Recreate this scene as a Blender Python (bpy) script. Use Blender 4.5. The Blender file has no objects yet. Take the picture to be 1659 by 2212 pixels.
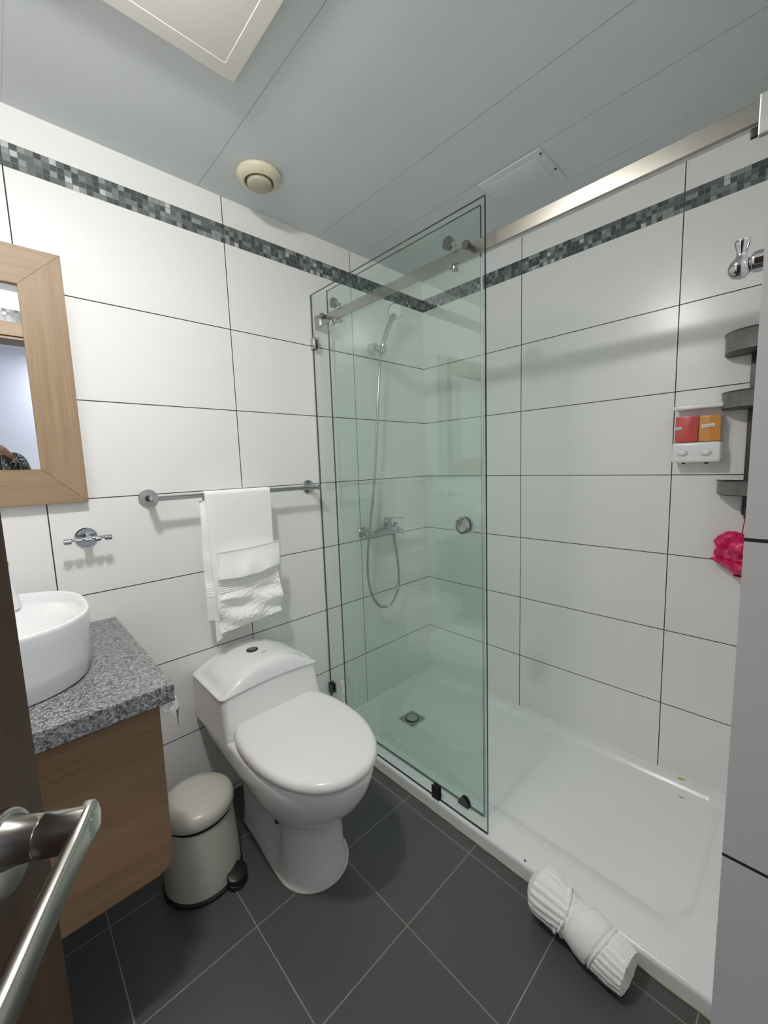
import bpy, bmesh, math, random
from mathutils import Vector, Matrix, noise
random.seed(7)
PI = math.pi
scene = bpy.context.scene
C = scene.collection

# ------------------------------------------------------------------ camera
yaw, pit, rol = 0.7591, -0.1159, -0.0340
f = Vector((math.sin(yaw)*math.cos(pit), math.cos(yaw)*math.cos(pit), math.sin(pit)))
r0 = Vector((math.cos(yaw), -math.sin(yaw), 0)); u0 = r0.cross(f)
rt = math.cos(rol)*r0 + math.sin(rol)*u0
up = -math.sin(rol)*r0 + math.cos(rol)*u0
cam_d = bpy.data.cameras.new('camera'); cam = bpy.data.objects.new('camera', cam_d); C.objects.link(cam)
cam_d.sensor_fit = 'VERTICAL'; cam_d.sensor_height = 36.0; cam_d.sensor_width = 27.0
cam_d.lens = 878.66/2212*36.0
cam_d.clip_start = 0.01
M3 = Matrix((rt, up, -f)).transposed().to_4x4()
cam.matrix_world = Matrix.Translation((-1.8178, -1.5486, 1.294)) @ M3
scene.camera = cam

# ------------------------------------------------------------------ world, lamps, exposure
scene.view_settings.view_transform = 'Standard'
scene.view_settings.look = 'None'
scene.view_settings.gamma = 1.0
scene.view_settings.use_curve_mapping = False
scene.view_settings.exposure = 0.2
scene.cycles.max_bounces = 20
scene.cycles.diffuse_bounces = 14
scene.cycles.glossy_bounces = 8
scene.cycles.transparent_max_bounces = 24
w = bpy.data.worlds.new('world'); scene.world = w; w.use_nodes = True
w.node_tree.nodes['Background'].inputs[0].default_value = (0.75, 0.85, 1.0, 1)
w.node_tree.nodes['Background'].inputs[1].default_value = 0.35
LAMP = (-1.68, -0.85, 2.218)
HALL_POWER = 14.0
# the bulb of the ceiling fixture over the washbasin is an emitting globe (built with its fixture below)
BULB_R, BULB_FLAT = 0.060, 0.35
BULB_STRENGTH = 290.0
# unseen cool light, added to brighten the room outside the door
hd = bpy.data.lights.new('added_hall_light', 'AREA'); hd.shape = 'SQUARE'; hd.size = 0.5; hd.energy = HALL_POWER
hd.color = (0.86, 0.90, 1.0)
ho = bpy.data.objects.new('added_hall_light', hd); C.objects.link(ho); ho.location = (-1.0, -3.0, 2.375)

# ------------------------------------------------------------------ material helpers
def mat(name, col=(0.8,0.8,0.8), rough=0.5, metal=0.0, ior=None, emit=None, es=0, coat=0, sss=0, trans=0, alpha=None):
    m = bpy.data.materials.new(name); m.use_nodes = True
    b = m.node_tree.nodes['Principled BSDF']
    b.inputs['Base Color'].default_value = (*col, 1); b.inputs['Roughness'].default_value = rough
    b.inputs['Metallic'].default_value = metal
    if ior: b.inputs['IOR'].default_value = ior
    if emit: b.inputs['Emission Color'].default_value = (*emit, 1); b.inputs['Emission Strength'].default_value = es
    if coat: b.inputs['Coat Weight'].default_value = coat; b.inputs['Coat Roughness'].default_value = 0.05
    if trans: b.inputs['Transmission Weight'].default_value = trans
    return m
class NT:
    def __init__(s, m): s.t = m.node_tree; s.n = s.t.nodes; s.b = s.n['Principled BSDF']
    def link(s, a, b): s.t.links.new(a, b)
    def new(s, typ, **k):
        n = s.n.new(typ)
        for a, v in k.items(): setattr(n, a, v)
        return n
    def math(s, op, a, b=None, c=None, clamp=False):
        n = s.n.new('ShaderNodeMath'); n.operation = op; n.use_clamp = clamp
        for i, v in enumerate((a, b, c)):
            if v is None: continue
            if isinstance(v, (int, float)): n.inputs[i].default_value = v
            else: s.link(v, n.inputs[i])
        return n.outputs[0]
    def mix(s, fac, a, b):
        n = s.n.new('ShaderNodeMix'); n.data_type = 'RGBA'
        for sock, v in ((n.inputs[0], fac), (n.inputs[6], a), (n.inputs[7], b)):
            if isinstance(v, tuple): sock.default_value = (*v, 1) if len(v) == 3 else v
            elif isinstance(v, (int, float)): sock.default_value = v
            else: s.link(v, sock)
        return n.outputs[2]
    def ramp(s, fac, stops, interp='LINEAR'):
        n = s.n.new('ShaderNodeValToRGB'); n.color_ramp.interpolation = interp
        e = n.color_ramp.elements
        while len(e) < len(stops): e.new(0.5)
        for el, (p, c) in zip(e, stops): el.position = p; el.color = (*c, 1)
        s.link(fac, n.inputs[0]); return n.outputs[0]
    def pos(s):
        g = s.new('ShaderNodeNewGeometry'); x = s.new('ShaderNodeSeparateXYZ'); s.link(g.outputs['Position'], x.inputs[0]); return g.outputs['Position'], x.outputs
    def noise(s, vec, scale, detail=2, rough=0.5, dist=0):
        n = s.new('ShaderNodeTexNoise'); n.inputs['Scale'].default_value = scale; n.inputs['Detail'].default_value = detail
        n.inputs['Roughness'].default_value = rough; n.inputs['Distortion'].default_value = dist
        if vec is not None: s.link(vec, n.inputs['Vector'])
        return n.outputs['Fac']
    def obj(s, scale=(1,1,1)):
        t = s.new('ShaderNodeTexCoord'); m = s.new('ShaderNodeMapping'); m.inputs['Scale'].default_value = scale
        s.link(t.outputs['Object'], m.inputs[0]); return m.outputs[0]
    def bump(s, h, strength, dist=0.001):
        n = s.new('ShaderNodeBump'); n.inputs['Strength'].default_value = strength; n.inputs['Distance'].default_value = dist
        s.link(h, n.inputs['Height']); s.link(n.outputs[0], s.b.inputs['Normal'])

def wall_tile(name, axis, u_off, base=(0.87,0.865,0.855), vert=True, band=True, rough=0.26):
    m = mat(name, base, rough); t = NT(m); _, xyz = t.pos()
    u = xyz[axis]; z = xyz[2]
    hw = 0.0016
    dz = t.math('PINGPONG', t.math('SUBTRACT', z, 1.82), 0.15)
    hl = t.math('MULTIPLY', t.math('LESS_THAN', dz, hw), t.math('LESS_THAN', z, 1.95))
    if vert:
        du = t.math('PINGPONG', t.math('SUBTRACT', u, u_off), 0.3)
        vl = t.math('LESS_THAN', du, hw)
        line = t.math('MAXIMUM', hl, vl)
    else: line = hl
    g = t.new('ShaderNodeNewGeometry')
    n = t.noise(g.outputs['Position'], 2.0, 2)
    tone = t.mix(n, tuple(c*0.97 for c in base), tuple(min(1,c*1.02) for c in base))
    col = t.mix(line, tone, (0.035, 0.03, 0.032))
    rg = t.math('ADD', t.math('MULTIPLY', line, 0.6), rough)
    if band:
        c = 0.01625
        inb = t.math('MULTIPLY', t.math('GREATER_THAN', z, 2.125), t.math('LESS_THAN', z, 2.19))
        cu = t.math('FLOOR', t.math('DIVIDE', u, 0.0168)); cz = t.math('FLOOR', t.math('DIVIDE', t.math('SUBTRACT', z, 2.125), c))
        cmb = t.new('ShaderNodeCombineXYZ'); t.link(cu, cmb.inputs[0]); t.link(cz, cmb.inputs[1])
        wn = t.new('ShaderNodeTexWhiteNoise'); t.link(cmb.outputs[0], wn.inputs[0])
        cell = t.ramp(wn.outputs['Value'], [(0,(0.022,0.030,0.036)),(0.22,(0.05,0.062,0.07)),(0.40,(0.10,0.12,0.12)),(0.62,(0.20,0.22,0.215)),(0.80,(0.30,0.33,0.32)),(0.93,(0.62,0.64,0.62))], 'CONSTANT')
        vein = t.noise(g.outputs['Position'], 260, 3, 0.6)
        cell = t.mix(t.math('MULTIPLY', vein, 0.35), cell, (0.25,0.27,0.27))
        gu = t.math('LESS_THAN', t.math('PINGPONG', u, 0.0084), 0.0008)
        gz = t.math('LESS_THAN', t.math('PINGPONG', t.math('SUBTRACT', z, 2.125), 0.008125), 0.0008)
        gr = t.math('MAXIMUM', gu, gz)
        mos = t.mix(gr, cell, (0.17, 0.175, 0.17))
        mos = t.mix(t.math('MULTIPLY', line, 0.7), mos, (0.03,0.03,0.03)) if vert else mos
        col = t.mix(inb, col, mos)
    t.link(col, t.b.inputs['Base Color']); t.link(rg, t.b.inputs['Roughness'])
    return m
def floor_tile(name):
    m = mat(name, (0.05,0.05,0.05), 0.42); t = NT(m); P, xyz = t.pos()
    dx = t.math('PINGPONG', t.math('SUBTRACT', xyz[0], -0.805), 0.1512)
    dy = t.math('PINGPONG', t.math('SUBTRACT', xyz[1], -0.535), 0.1512)
    line = t.math('LESS_THAN', t.math('MINIMUM', dx, dy), 0.0015)
    n = t.noise(P, 3.5, 4); fn = t.noise(P, 900, 1)
    base = t.mix(n, (0.066,0.067,0.067), (0.084,0.084,0.082))
    base = t.mix(t.math('MULTIPLY', fn, 0.25), base, (0.12,0.12,0.117))
    gn = t.noise(P, 9, 3)
    gc = t.mix(gn, (0.16,0.16,0.155), (0.36,0.35,0.33))
    t.link(t.mix(line, base, gc), t.b.inputs['Base Color'])
    t.link(t.math('ADD', t.math('MULTIPLY', line, 0.4), 0.40), t.b.inputs['Roughness'])
    t.bump(fn, 0.15, 0.0004)
    return m
def ceiling_mat():
    m = mat('ceiling_panel', (0.5,0.5,0.5), 0.55); t = NT(m); P, xyz = t.pos()
    line = None
    for x, h in ((-1.197,0.0010),(-0.695,0.0010),(-0.455,0.0010),(-0.215,0.0007),(-1.70,0.0004)):
        l = t.math('LESS_THAN', t.math('ABSOLUTE', t.math('SUBTRACT', xyz[0], x)), h)
        line = l if line is None else t.math('MAXIMUM', line, l)
    n = t.noise(P, 6, 4)
    base = t.mix(n, (0.63,0.665,0.675), (0.67,0.705,0.715))
    wear = t.noise(P, 3.0, 2)
    lf = t.math('MULTIPLY', line, t.math('ADD', t.math('MULTIPLY', wear, 0.9), 0.15), clamp=True)
    t.link(t.mix(lf, base, (0.06,0.065,0.065)), t.b.inputs['Base Color'])
    t.bump(t.noise(P, 300, 2), 0.2, 0.0006)
    return m
def wood(name, c1, c2, grain, scale=1.0, rough=0.5):
    m = mat(name, c1, rough); t = NT(m)
    s = [30*scale]*3; s[grain] = 1.6*scale
    v = t.obj(tuple(s)); n = t.noise(v, 1.0, 5, 0.62, 1.2)
    s2 = [160*scale]*3; s2[grain] = 5*scale
    n2 = t.noise(t.obj(tuple(s2)), 1.0, 3, 0.6)
    s3 = [7*scale]*3; s3[grain] = 0.8*scale
    n3 = t.noise(t.obj(tuple(s3)), 1.0, 3, 0.5, 2.0)
    k = t.math('ADD', t.math('ADD', t.math('MULTIPLY', n, 0.45), t.math('MULTIPLY', n2, 0.25)), t.math('MULTIPLY', n3, 0.35))
    t.link(t.ramp(k, [(0.36, c2), (0.50, tuple((a+b)/2 for a, b in zip(c1,c2))), (0.64, c1)]), t.b.inputs['Base Color'])
    t.bump(n2, 0.12, 0.0005)
    return m
def granite():
    m = mat('granite', (0.3,0.3,0.3), 0.32); t = NT(m); v = t.obj()
    n = t.noise(v, 300, 4, 0.75, 0.4); n2 = t.noise(v, 130, 4, 0.75, 0.8)
    vo = t.new('ShaderNodeTexVoronoi'); vo.inputs['Scale'].default_value = 230; t.link(v, vo.inputs['Vector'])
    k = t.math('ADD', t.math('MULTIPLY', n, 0.5), t.math('MULTIPLY', n2, 0.5))
    c = t.ramp(k, [(0.38,(0.028,0.028,0.03)),(0.46,(0.13,0.13,0.135)),(0.52,(0.27,0.27,0.275)),(0.60,(0.52,0.52,0.53))])
    sx = t.new('ShaderNodeSeparateColor'); t.link(vo.outputs['Color'], sx.inputs[0])
    c = t.mix(t.math('MULTIPLY', t.math('GREATER_THAN', sx.outputs[0], 0.80), 0.75), c, (0.05,0.045,0.045))
    t.link(c, t.b.inputs['Base Color']); return m
def terry(name, col=(0.96,0.96,0.955), sc=420):
    m = mat(name, col, 0.95); t = NT(m); v = t.obj()
    n = t.noise(v, sc, 3, 0.7); t.bump(n, 0.22, 0.0006)
    t.link(t.mix(n, tuple(c*0.96 for c in col), tuple(min(1,c*1.03) for c in col)), t.b.inputs['Base Color'])
    return m
def pane_glass(name, tint, gloss_rough=0.0):
    m = bpy.data.materials.new(name); m.use_nodes = True; n = m.node_tree.nodes; L = m.node_tree.links; n.clear()
    out = n.new('ShaderNodeOutputMaterial'); tr = n.new('ShaderNodeBsdfTransparent'); gl = n.new('ShaderNodeBsdfGlossy')
    tr.inputs[0].default_value = (*tint, 1); gl.inputs['Roughness'].default_value = gloss_rough; gl.inputs[0].default_value = (1,1,1,1)
    fr = n.new('ShaderNodeFresnel'); fr.inputs[0].default_value = 1.5; g = n.new('ShaderNodeNewGeometry')
    one = n.new('ShaderNodeMath'); one.operation = 'SUBTRACT'; one.inputs[0].default_value = 1.0; L.new(g.outputs['Backfacing'], one.inputs[1])
    mu = n.new('ShaderNodeMath'); mu.operation = 'MULTIPLY'; L.new(fr.outputs[0], mu.inputs[0]); L.new(one.outputs[0], mu.inputs[1])
    m2 = n.new('ShaderNodeMath'); m2.operation = 'MULTIPLY'; m2.inputs[1].default_value = 1.6; L.new(mu.outputs[0], m2.inputs[0]); m2.use_clamp = True
    mx = n.new('ShaderNodeMixShader'); L.new(m2.outputs[0], mx.inputs[0]); L.new(tr.outputs[0], mx.inputs[1]); L.new(gl.outputs[0], mx.inputs[2])
    L.new(mx.outputs[0], out.inputs[0]); return m

M = dict(
    tile_back=wall_tile('white_wall_tile_back', 0, -0.5148), tile_right=wall_tile('white_wall_tile_right', 1, -0.589),
    tile_front=wall_tile('white_wall_tile_front', 0, -0.21), tile_left=wall_tile('white_wall_tile_left', 1, -0.5),
    tile_jamb=wall_tile('white_wall_tile_jamb', 1, -5.0, base=(0.82,0.80,0.805), band=True, vert=False, rough=0.3),
    floor=floor_tile('dark_floor_tile'), ceiling=ceiling_mat(),
    paint=mat('hall_paint', (0.82,0.83,0.86), 0.7), hall_floor=mat('hall_floor', (0.35,0.32,0.28), 0.5),
    ceramic=mat('white_ceramic', (0.84,0.84,0.85), 0.07), lid=mat('toilet_lid_plastic', (0.82,0.815,0.81), 0.16),
    acrylic=mat('white_acrylic', (0.88,0.89,0.895), 0.24), silicone=mat('aged_silicone', (0.42,0.40,0.30), 0.6),
    caulk=mat('white_grout_caulk', (0.62,0.61,0.56), 0.7),
    chrome=mat('chrome', (0.50,0.51,0.53), 0.08, 1.0), steel=mat('brushed_steel', (0.50,0.485,0.455), 0.20, 1.0),
    rail_steel=mat('rail_steel', (0.36,0.345,0.31), 0.27, 1.0),
    nickel=mat('satin_nickel', (0.52,0.51,0.47), 0.24, 1.0), satin_dark=mat('satin_dark', (0.17,0.165,0.155), 0.3, 1.0), satin=mat('satin_disc', (0.62,0.62,0.60), 0.32, 1.0),
    darkmetal=mat('dark_metal', (0.10,0.10,0.10), 0.25, 0.8), rubber=mat('black_rubber', (0.012,0.012,0.012), 0.45),
    blackp=mat('black_plastic', (0.015,0.015,0.016), 0.4), white_p=mat('white_plastic', (0.84,0.84,0.86), 0.22),
    cream=mat('cream_plastic', (0.66,0.62,0.46), 0.4), cream_dark=mat('cream_disc', (0.47,0.45,0.34), 0.45),
    panel=mat('cream_panel_paint', (0.64,0.625,0.57), 0.5),
    bin=mat('cream_enamel', (0.60,0.59,0.51), 0.27), wood_cap=wood('bamboo_cap', (0.55,0.38,0.22), (0.42,0.27,0.14), 0, 2.0),
    wood_h=wood('oak_horizontal', (0.36,0.255,0.155), (0.25,0.165,0.095), 0), wood_v=wood('oak_vertical', (0.36,0.255,0.155), (0.25,0.165,0.095), 2),
    cab=wood('oak_cabinet', (0.27,0.17,0.09), (0.17,0.10,0.05), 0, 0.8, 0.45), door=wood('dark_door_wood', (0.075,0.034,0.013), (0.03,0.012,0.004), 2, 0.6, 0.45),
    granite=granite(), terry=terry('white_terry'), towel_flat=terry('white_towel_border', (0.965,0.965,0.96), 800),
    mirror=mat('mirror_silver', (0.93,0.94,0.95), 0.0, 1.0), paper=mat('tissue_paper', (0.86,0.86,0.85), 0.9),
    glass_fixed=pane_glass('clear_glass', (0.962,0.982,0.974)), glass_slide=pane_glass('green_glass', (0.905,0.968,0.945)),
    glass_edge=mat('glass_edge', (0.025,0.06,0.05), 0.12), seal=None,
    caddy=mat('smoky_plastic', (0.17,0.175,0.165), 0.35), caddy_dark=mat('smoky_plastic_dark', (0.05,0.05,0.052), 0.4),
    red=mat('red_soap', (0.62,0.02,0.012), 0.12), amber=mat('amber_gel', (0.72,0.27,0.005), 0.12),
    pink=mat('pink_plastic_film', (0.68,0.012,0.12), 0.32), pink_cord=mat('magenta_cord', (0.35,0.01,0.10), 0.5),
    label=mat('paper_label', (0.86,0.86,0.87), 0.6), ink=mat('blue_ink', (0.02,0.03,0.12), 0.6), grey_ink=mat('grey_print', (0.30,0.30,0.31), 0.5),
    rust=mat('rusty_screw', (0.12,0.03,0.02), 0.6), stain=mat('yellow_soap_drip', (0.62,0.40,0.12), 0.3),
    skin=mat('skin', (0.22,0.105,0.065), 0.5), hair=mat('dark_hair', (0.02,0.015,0.012), 0.6), denim=mat('dark_trousers', (0.03,0.035,0.05), 0.8),
    phone=mat('phone_black', (0.01,0.01,0.011), 0.15), lamp_glow=mat('lamp_diffuser', (0.9,0.9,0.88), 0.4, emit=(1,0.985,0.965), es=BULB_STRENGTH),
    added_glow=mat('added_glow_panel', (0.8,0.85,0.95), 0.4, emit=(0.78,0.87,1.0), es=2.2),  # glow of the unseen panel added in the hall
)
# translucent plastics
def film(name, col, tr):
    m = mat(name, col, 0.25); b = m.node_tree.nodes['Principled BSDF']; b.inputs['Alpha'].default_value = 1-tr; return m
M['clear_p'] = film('clear_plastic', (0.75,0.76,0.78), 0.90)
M['seal'] = film('clear_seal', (0.62,0.70,0.74), 0.45)
t_ = NT(M['pink']); n_ = t_.noise(t_.obj(), 55, 4, 0.6, 0.8)
t_.link(t_.ramp(n_, [(0.38,(0.50,0.004,0.07)),(0.55,(0.72,0.012,0.13)),(0.68,(0.85,0.14,0.28))]), t_.b.inputs['Base Color'])
t_ = NT(M['caddy']); n_ = t_.noise(t_.obj((60,60,12)), 1, 4, 0.6)
t_.link(t_.mix(n_, (0.09,0.095,0.09), (0.25,0.26,0.245)), t_.b.inputs['Base Color'])
# sweater knit: black with white checks
def knit():
    m = mat('checked_knit', (0.02,0.02,0.02), 0.9); t = NT(m); tc = t.new('ShaderNodeTexCoord')
    ck = t.new('ShaderNodeTexChecker'); ck.inputs['Scale'].default_value = 90; ck.inputs[1].default_value = (0.5,0.5,0.5,1); ck.inputs[2].default_value = (0.012,0.012,0.014,1)
    t.link(tc.outputs['Object'], ck.inputs[0])
    t.link(t.mix(t.math('GREATER_THAN', t.noise(tc.outputs['Object'], 220, 1), 0.52), ck.outputs[0], (0.015,0.015,0.018)), t.b.inputs['Base Color']); return m
M['knit'] = knit()

# ------------------------------------------------------------------ mesh helpers
def new(): return bmesh.new()
def box(bm, a, b, bev=0, seg=2, mi=0):
    x0,y0,z0 = a; x1,y1,z1 = b
    vs = [bm.verts.new(p) for p in ((x0,y0,z0),(x1,y0,z0),(x1,y1,z0),(x0,y1,z0),(x0,y0,z1),(x1,y0,z1),(x1,y1,z1),(x0,y1,z1))]
    fs = [bm.faces.new([vs[i] for i in q]) for q in ((3,2,1,0),(4,5,6,7),(0,1,5,4),(1,2,6,5),(2,3,7,6),(3,0,4,7))]
    for q in fs: q.material_index = mi
    if bev:
        es = list({e for q in fs for e in q.edges})
        bmesh.ops.bevel(bm, geom=es, offset=bev, segments=seg, affect='EDGES', profile=0.6)
    return vs
def loft(bm, rings, closed=True, caps=(True, True), mi=0):
    R = [[bm.verts.new(p) for p in r] for r in rings]
    n = len(R[0])
    for a, b in zip(R, R[1:]):
        for i in range(n if closed else n-1):
            j = (i+1) % n
            q = bm.faces.new((a[i], a[j], b[j], b[i])); q.material_index = mi
    if closed:
        if caps[0]: bm.faces.new(list(reversed(R[0]))).material_index = mi
        if caps[1]: bm.faces.new(R[-1]).material_index = mi
    return R
def frame(d):
    d = d.normalized(); a = Vector((0,0,1)) if abs(d.z) < 0.9 else Vector((1,0,0))
    x = a.cross(d).normalized(); return x, d.cross(x)
def tube(bm, pts, rad, seg=14, caps=True, mi=0):
    pts = [Vector(p) for p in pts]; n = len(pts); rings = []
    x = None
    for i, p in enumerate(pts):
        d = (pts[min(i+1,n-1)] - pts[max(i-1,0)]).normalized()
        if x is None: x, y = frame(d)
        else:
            x = (x - d*x.dot(d)).normalized(); y = d.cross(x)
        r = rad[i] if isinstance(rad, (list,tuple)) else rad
        rings.append([p + x*(r*math.cos(2*PI*k/seg)) + y*(r*math.sin(2*PI*k/seg)) for k in range(seg)])
    return loft(bm, rings, True, (caps, caps), mi)
def lathe(bm, prof, c, axis=(0,0,1), seg=32, mi=0):
    # prof: list of (radius, height along axis)
    d = Vector(axis).normalized(); x, y = frame(d); c = Vector(c)
    rings = [[c + d*h + x*(max(r,1e-5)*math.cos(2*PI*k/seg)) + y*(max(r,1e-5)*math.sin(2*PI*k/seg)) for k in range(seg)] for r, h in prof]
    return loft(bm, rings, True, (True, True), mi)
def grid(bm, nu, nv, fn, mi=0):
    V = [[bm.verts.new(fn(i/(nu-1), j/(nv-1))) for j in range(nv)] for i in range(nu)]
    for i in range(nu-1):
        for j in range(nv-1):
            bm.faces.new((V[i][j], V[i+1][j], V[i+1][j+1], V[i][j+1])).material_index = mi
    return V
def solid(bm, th):
    bm.normal_update(); bmesh.ops.recalc_face_normals(bm, faces=bm.faces); bm.normal_update()
    bmesh.ops.solidify(bm, geom=bm.faces[:], thickness=th)
def smooth_curve(pts, n=12):
    P = [Vector(p) for p in pts]; out = []
    for i in range(len(P)-1):
        p0, p1, p2, p3 = P[max(i-1,0)], P[i], P[i+1], P[min(i+2,len(P)-1)]
        for k in range(n):
            t = k/n
            out.append(0.5*((2*p1)+(-p0+p2)*t+(2*p0-5*p1+4*p2-p3)*t*t+(-p0+3*p1-3*p2+p3)*t**3))
    out.append(P[-1]); return out
def sstep(a, b, x):
    t = max(0, min(1, (x-a)/(b-a))); return t*t*(3-2*t)

ORG = {}
def obj(name, bm, m, parent=None, smooth=True, origin=None, mats=None, angle=35):
    bmesh.ops.recalc_face_normals(bm, faces=bm.faces)
    me = bpy.data.meshes.new(name)
    o = bpy.data.objects.new(name, me)
    if parent is not None: org = ORG[parent.name]
    else: org = Vector(origin) if origin is not None else Vector((0,0,0)); o.location = org
    if org.length: bmesh.ops.translate(bm, verts=bm.verts, vec=-org)
    bm.to_mesh(me); bm.free()
    C.objects.link(o); ORG[o.name] = org
    if parent is not None: o.parent = parent
    for mm in (mats or [m]): me.materials.append(mm)
    if smooth:
        for p in me.polygons: p.use_smooth = True
        me.set_sharp_from_angle(angle=math.radians(angle))
    return o
def thing(name, loc, label, cat, group=None):
    o = bpy.data.objects.new(name, None); C.objects.link(o); o.location = loc; o.empty_display_size = 0.05
    o['label'] = label; o['category'] = cat
    if group: o['group'] = group
    ORG[o.name] = Vector(loc); return o
def tag(o, label, cat, group=None):
    o['label'] = label; o['category'] = cat
    if group: o['group'] = group
    return o
def struct(name, bm, m, **k):
    o = obj(name, bm, m, smooth=False, **k); o['kind'] = 'structure'; return o
def sbox(name, a, b, m, bev=0):
    bm = new(); box(bm, a, b, bev); return struct(name, bm, m)
def copy_tree(o, off, parent=None):
    c = o.copy(); C.objects.link(c)
    if parent is None: c.location = Vector(o.location) + Vector(off); ORG[c.name] = Vector(c.location)
    else: c.parent = parent; ORG[c.name] = ORG[parent.name]
    for ch in list(o.children): copy_tree(ch, off, c)
    return c

# ------------------------------------------------------------------ the room
H = 2.285
sbox('floor', (-2.35,-1.665,-0.08), (0.10,0.10,0.0), M['floor'])
sbox('ceiling', (-2.35,-1.665,H), (0.10,0.10,H+0.08), M['ceiling'])
sbox('wall_back', (-2.35,0.0,0.0), (0.0,0.10,H), M['tile_back'])
sbox('wall_right', (0.0,-1.665,0.0), (0.10,0.10,H), M['tile_right'])
sbox('wall_left', (-2.35,-1.665,0.0), (-2.25,0.0,H), M['tile_left'])
# near wall with the doorway; its doorway end is tiled as well
bm = new()
box(bm, (-1.36,-1.665,0.0), (0.0,-1.512,H)); 
for q in bm.faces:
    q.normal_update()
    if q.calc_center_median().x < -1.35: q.material_index = 1
struct('wall_front', bm, None, mats=[M['tile_front'], M['tile_jamb']])
sbox('wall_front_header', (-2.25,-1.665,2.065), (-1.36,-1.512,H), M['tile_front'])
bm = new(); box(bm, (-2.25,-1.512,2.05), (-1.36,-1.497,2.122), 0.003); box(bm, (-2.25,-1.665,2.035), (-1.36,-1.512,2.065), 0.002)
struct('trim_1', bm, M['wood_h'])
# room outside the door
sbox('floor_hall', (-3.45,-3.4,-0.08), (0.10,-1.665,0.0), M['hall_floor'])
sbox('ceiling_hall', (-3.45,-3.4,2.42), (0.10,-1.665,2.5), M['paint'])
sbox('wall_hall_back', (-3.45,-3.5,0.0), (0.10,-3.4,2.5), M['paint'])
sbox('wall_hall_right', (0.0,-3.4,0.0), (0.10,-1.665,2.5), M['paint'])
sbox('wall_hall_left', (-3.45,-3.4,0.0), (-3.36,-1.665,2.5), M['paint'])
sbox('wall_hall_front', (-3.45,-1.665,0.0), (-2.35,-1.60,2.5), M['paint'])
sbox('wall_hall_upper', (-2.35,-1.70,H), (0.10,-1.665,2.5), M['paint'])
sbox('added_glow_box', (-1.27,-3.27,2.382), (-0.73,-2.73,2.42), M['added_glow'], 0.004)  # unseen glowing panel, added to go with the hall light

# ------------------------------------------------------------------ shower tray
XF, YE, ZT = -0.757, -1.511, 0.05
tr = thing('shower_tray', (-0.38,-0.75,0), 'low white shower tray with a raised rim along the dark floor', 'shower tray')
bm = new()
def rr_dist(x, y, x0, x1, y0, y1, r):
    cx, cy = (x0+x1)/2, (y0+y1)/2; qx = abs(x-cx)-(x1-x0)/2+r; qy = abs(y-cy)-(y1-y0)/2+r
    return math.hypot(max(qx,0), max(qy,0)) + min(max(qx,qy),0) - r
def tray_z(x, y):
    d = -rr_dist(x, y, -0.672, -0.045, -1.405, -0.135, 0.05)
    fw = sstep(-0.52, -0.66, x)
    z = ZT - 0.020*sstep(-0.004, 0.022+0.085*fw, d)
    d2 = -rr_dist(x, y, -0.64, -0.06, -1.38, -0.16, 0.10)
    z -= 0.006*sstep(0.0, 0.35, d2)
    return z
NX, NY = 120, 210
xs = [XF+0.014 + (0-XF-0.014)*i/(NX-1) for i in range(NX)]
V = [[bm.verts.new((x, YE + (0-YE)*j/(NY-1), tray_z(x, YE+(0-YE)*j/(NY-1)))) for j in range(NY)] for x in xs]
for i in range(NX-1):
    for j in range(NY-1): bm.faces.new((V[i][j], V[i+1][j], V[i+1][j+1], V[i][j+1]))
# rounded front lip
prev = V[0]
for k in range(1, 8):
    a = k/7*PI/2; x = XF+0.014-0.014*math.sin(a); z = ZT-0.014*(1-math.cos(a))
    row = [bm.verts.new((x, v.co.y, z)) for v in V[0]]
    for j in range(NY-1): bm.faces.new((prev[j], prev[j+1], row[j+1], row[j]))
    prev = row
row = [bm.verts.new((XF, v.co.y, 0.0)) for v in V[0]]
for j in range(NY-1): bm.faces.new((prev[j], prev[j+1], row[j+1], row[j]))
obj('basin', bm, M['acrylic'], tr, angle=60)
bm = new(); tube(bm, [(XF-0.001, y, 0.002) for y in [YE+ (0-YE)*i/40 for i in range(41)]], [0.0035+0.001*math.sin(i*2.3) for i in range(41)], 8)
obj('silicone_bead', bm, M['silicone'], tr)
zb = tray_z(-0.435,-0.244)
bm = new(); box(bm, (-0.482,-0.291,zb), (-0.388,-0.197,zb+0.003), 0.001)
dr = obj('drain_plate', bm, M['steel'], tr)
bm = new(); lathe(bm, [(0.034,0),(0.034,0.006),(0.030,0.0075),(0.029,0.005),(0.0,0.005)], (-0.435,-0.244,zb+0.001))
obj('drain_ring', bm, M['darkmetal'], dr)
bm = new(); lathe(bm, [(0.0285,0),(0.0285,0.006),(0.024,0.0085),(0.0,0.0095)], (-0.435,-0.244,zb+0.001))
obj('drain_cap', bm, M['satin'], dr)
def blob(name, c, rx, ry, h, m, label, cat, rot=0):
    bm = new(); rings = []
    for s, hh in ((1,0),(0.92,0.6),(0.6,0.95),(0.05,1)):
        rings.append([(c[0]+s*(rx*math.cos(a)*math.cos(rot)-ry*math.sin(a)*math.sin(rot))*(1+0.12*math.sin(3*a)), c[1]+s*(rx*math.cos(a)*math.sin(rot)+ry*math.sin(a)*math.cos(rot)), c[2]+h*hh) for a in [2*PI*k/20 for k in range(20)]])
    loft(bm, rings); return tag(obj(name, bm, m, origin=c), label, cat)
blob('soap_drip', (-0.022,-1.272,tray_z(-0.022,-1.272)+0.0002), 0.007, 0.013, 0.0012, M['stain'], 'larger yellow soap drip on the rim of the white shower tray below the dispenser', 'soap drip', 0.3)
blob('soap_drip', (-0.098,-1.288,tray_z(-0.098,-1.288)+0.0002), 0.005, 0.009, 0.001, M['stain'], 'smaller yellow soap drip on the tray floor just inside the rim', 'soap drip')
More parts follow.
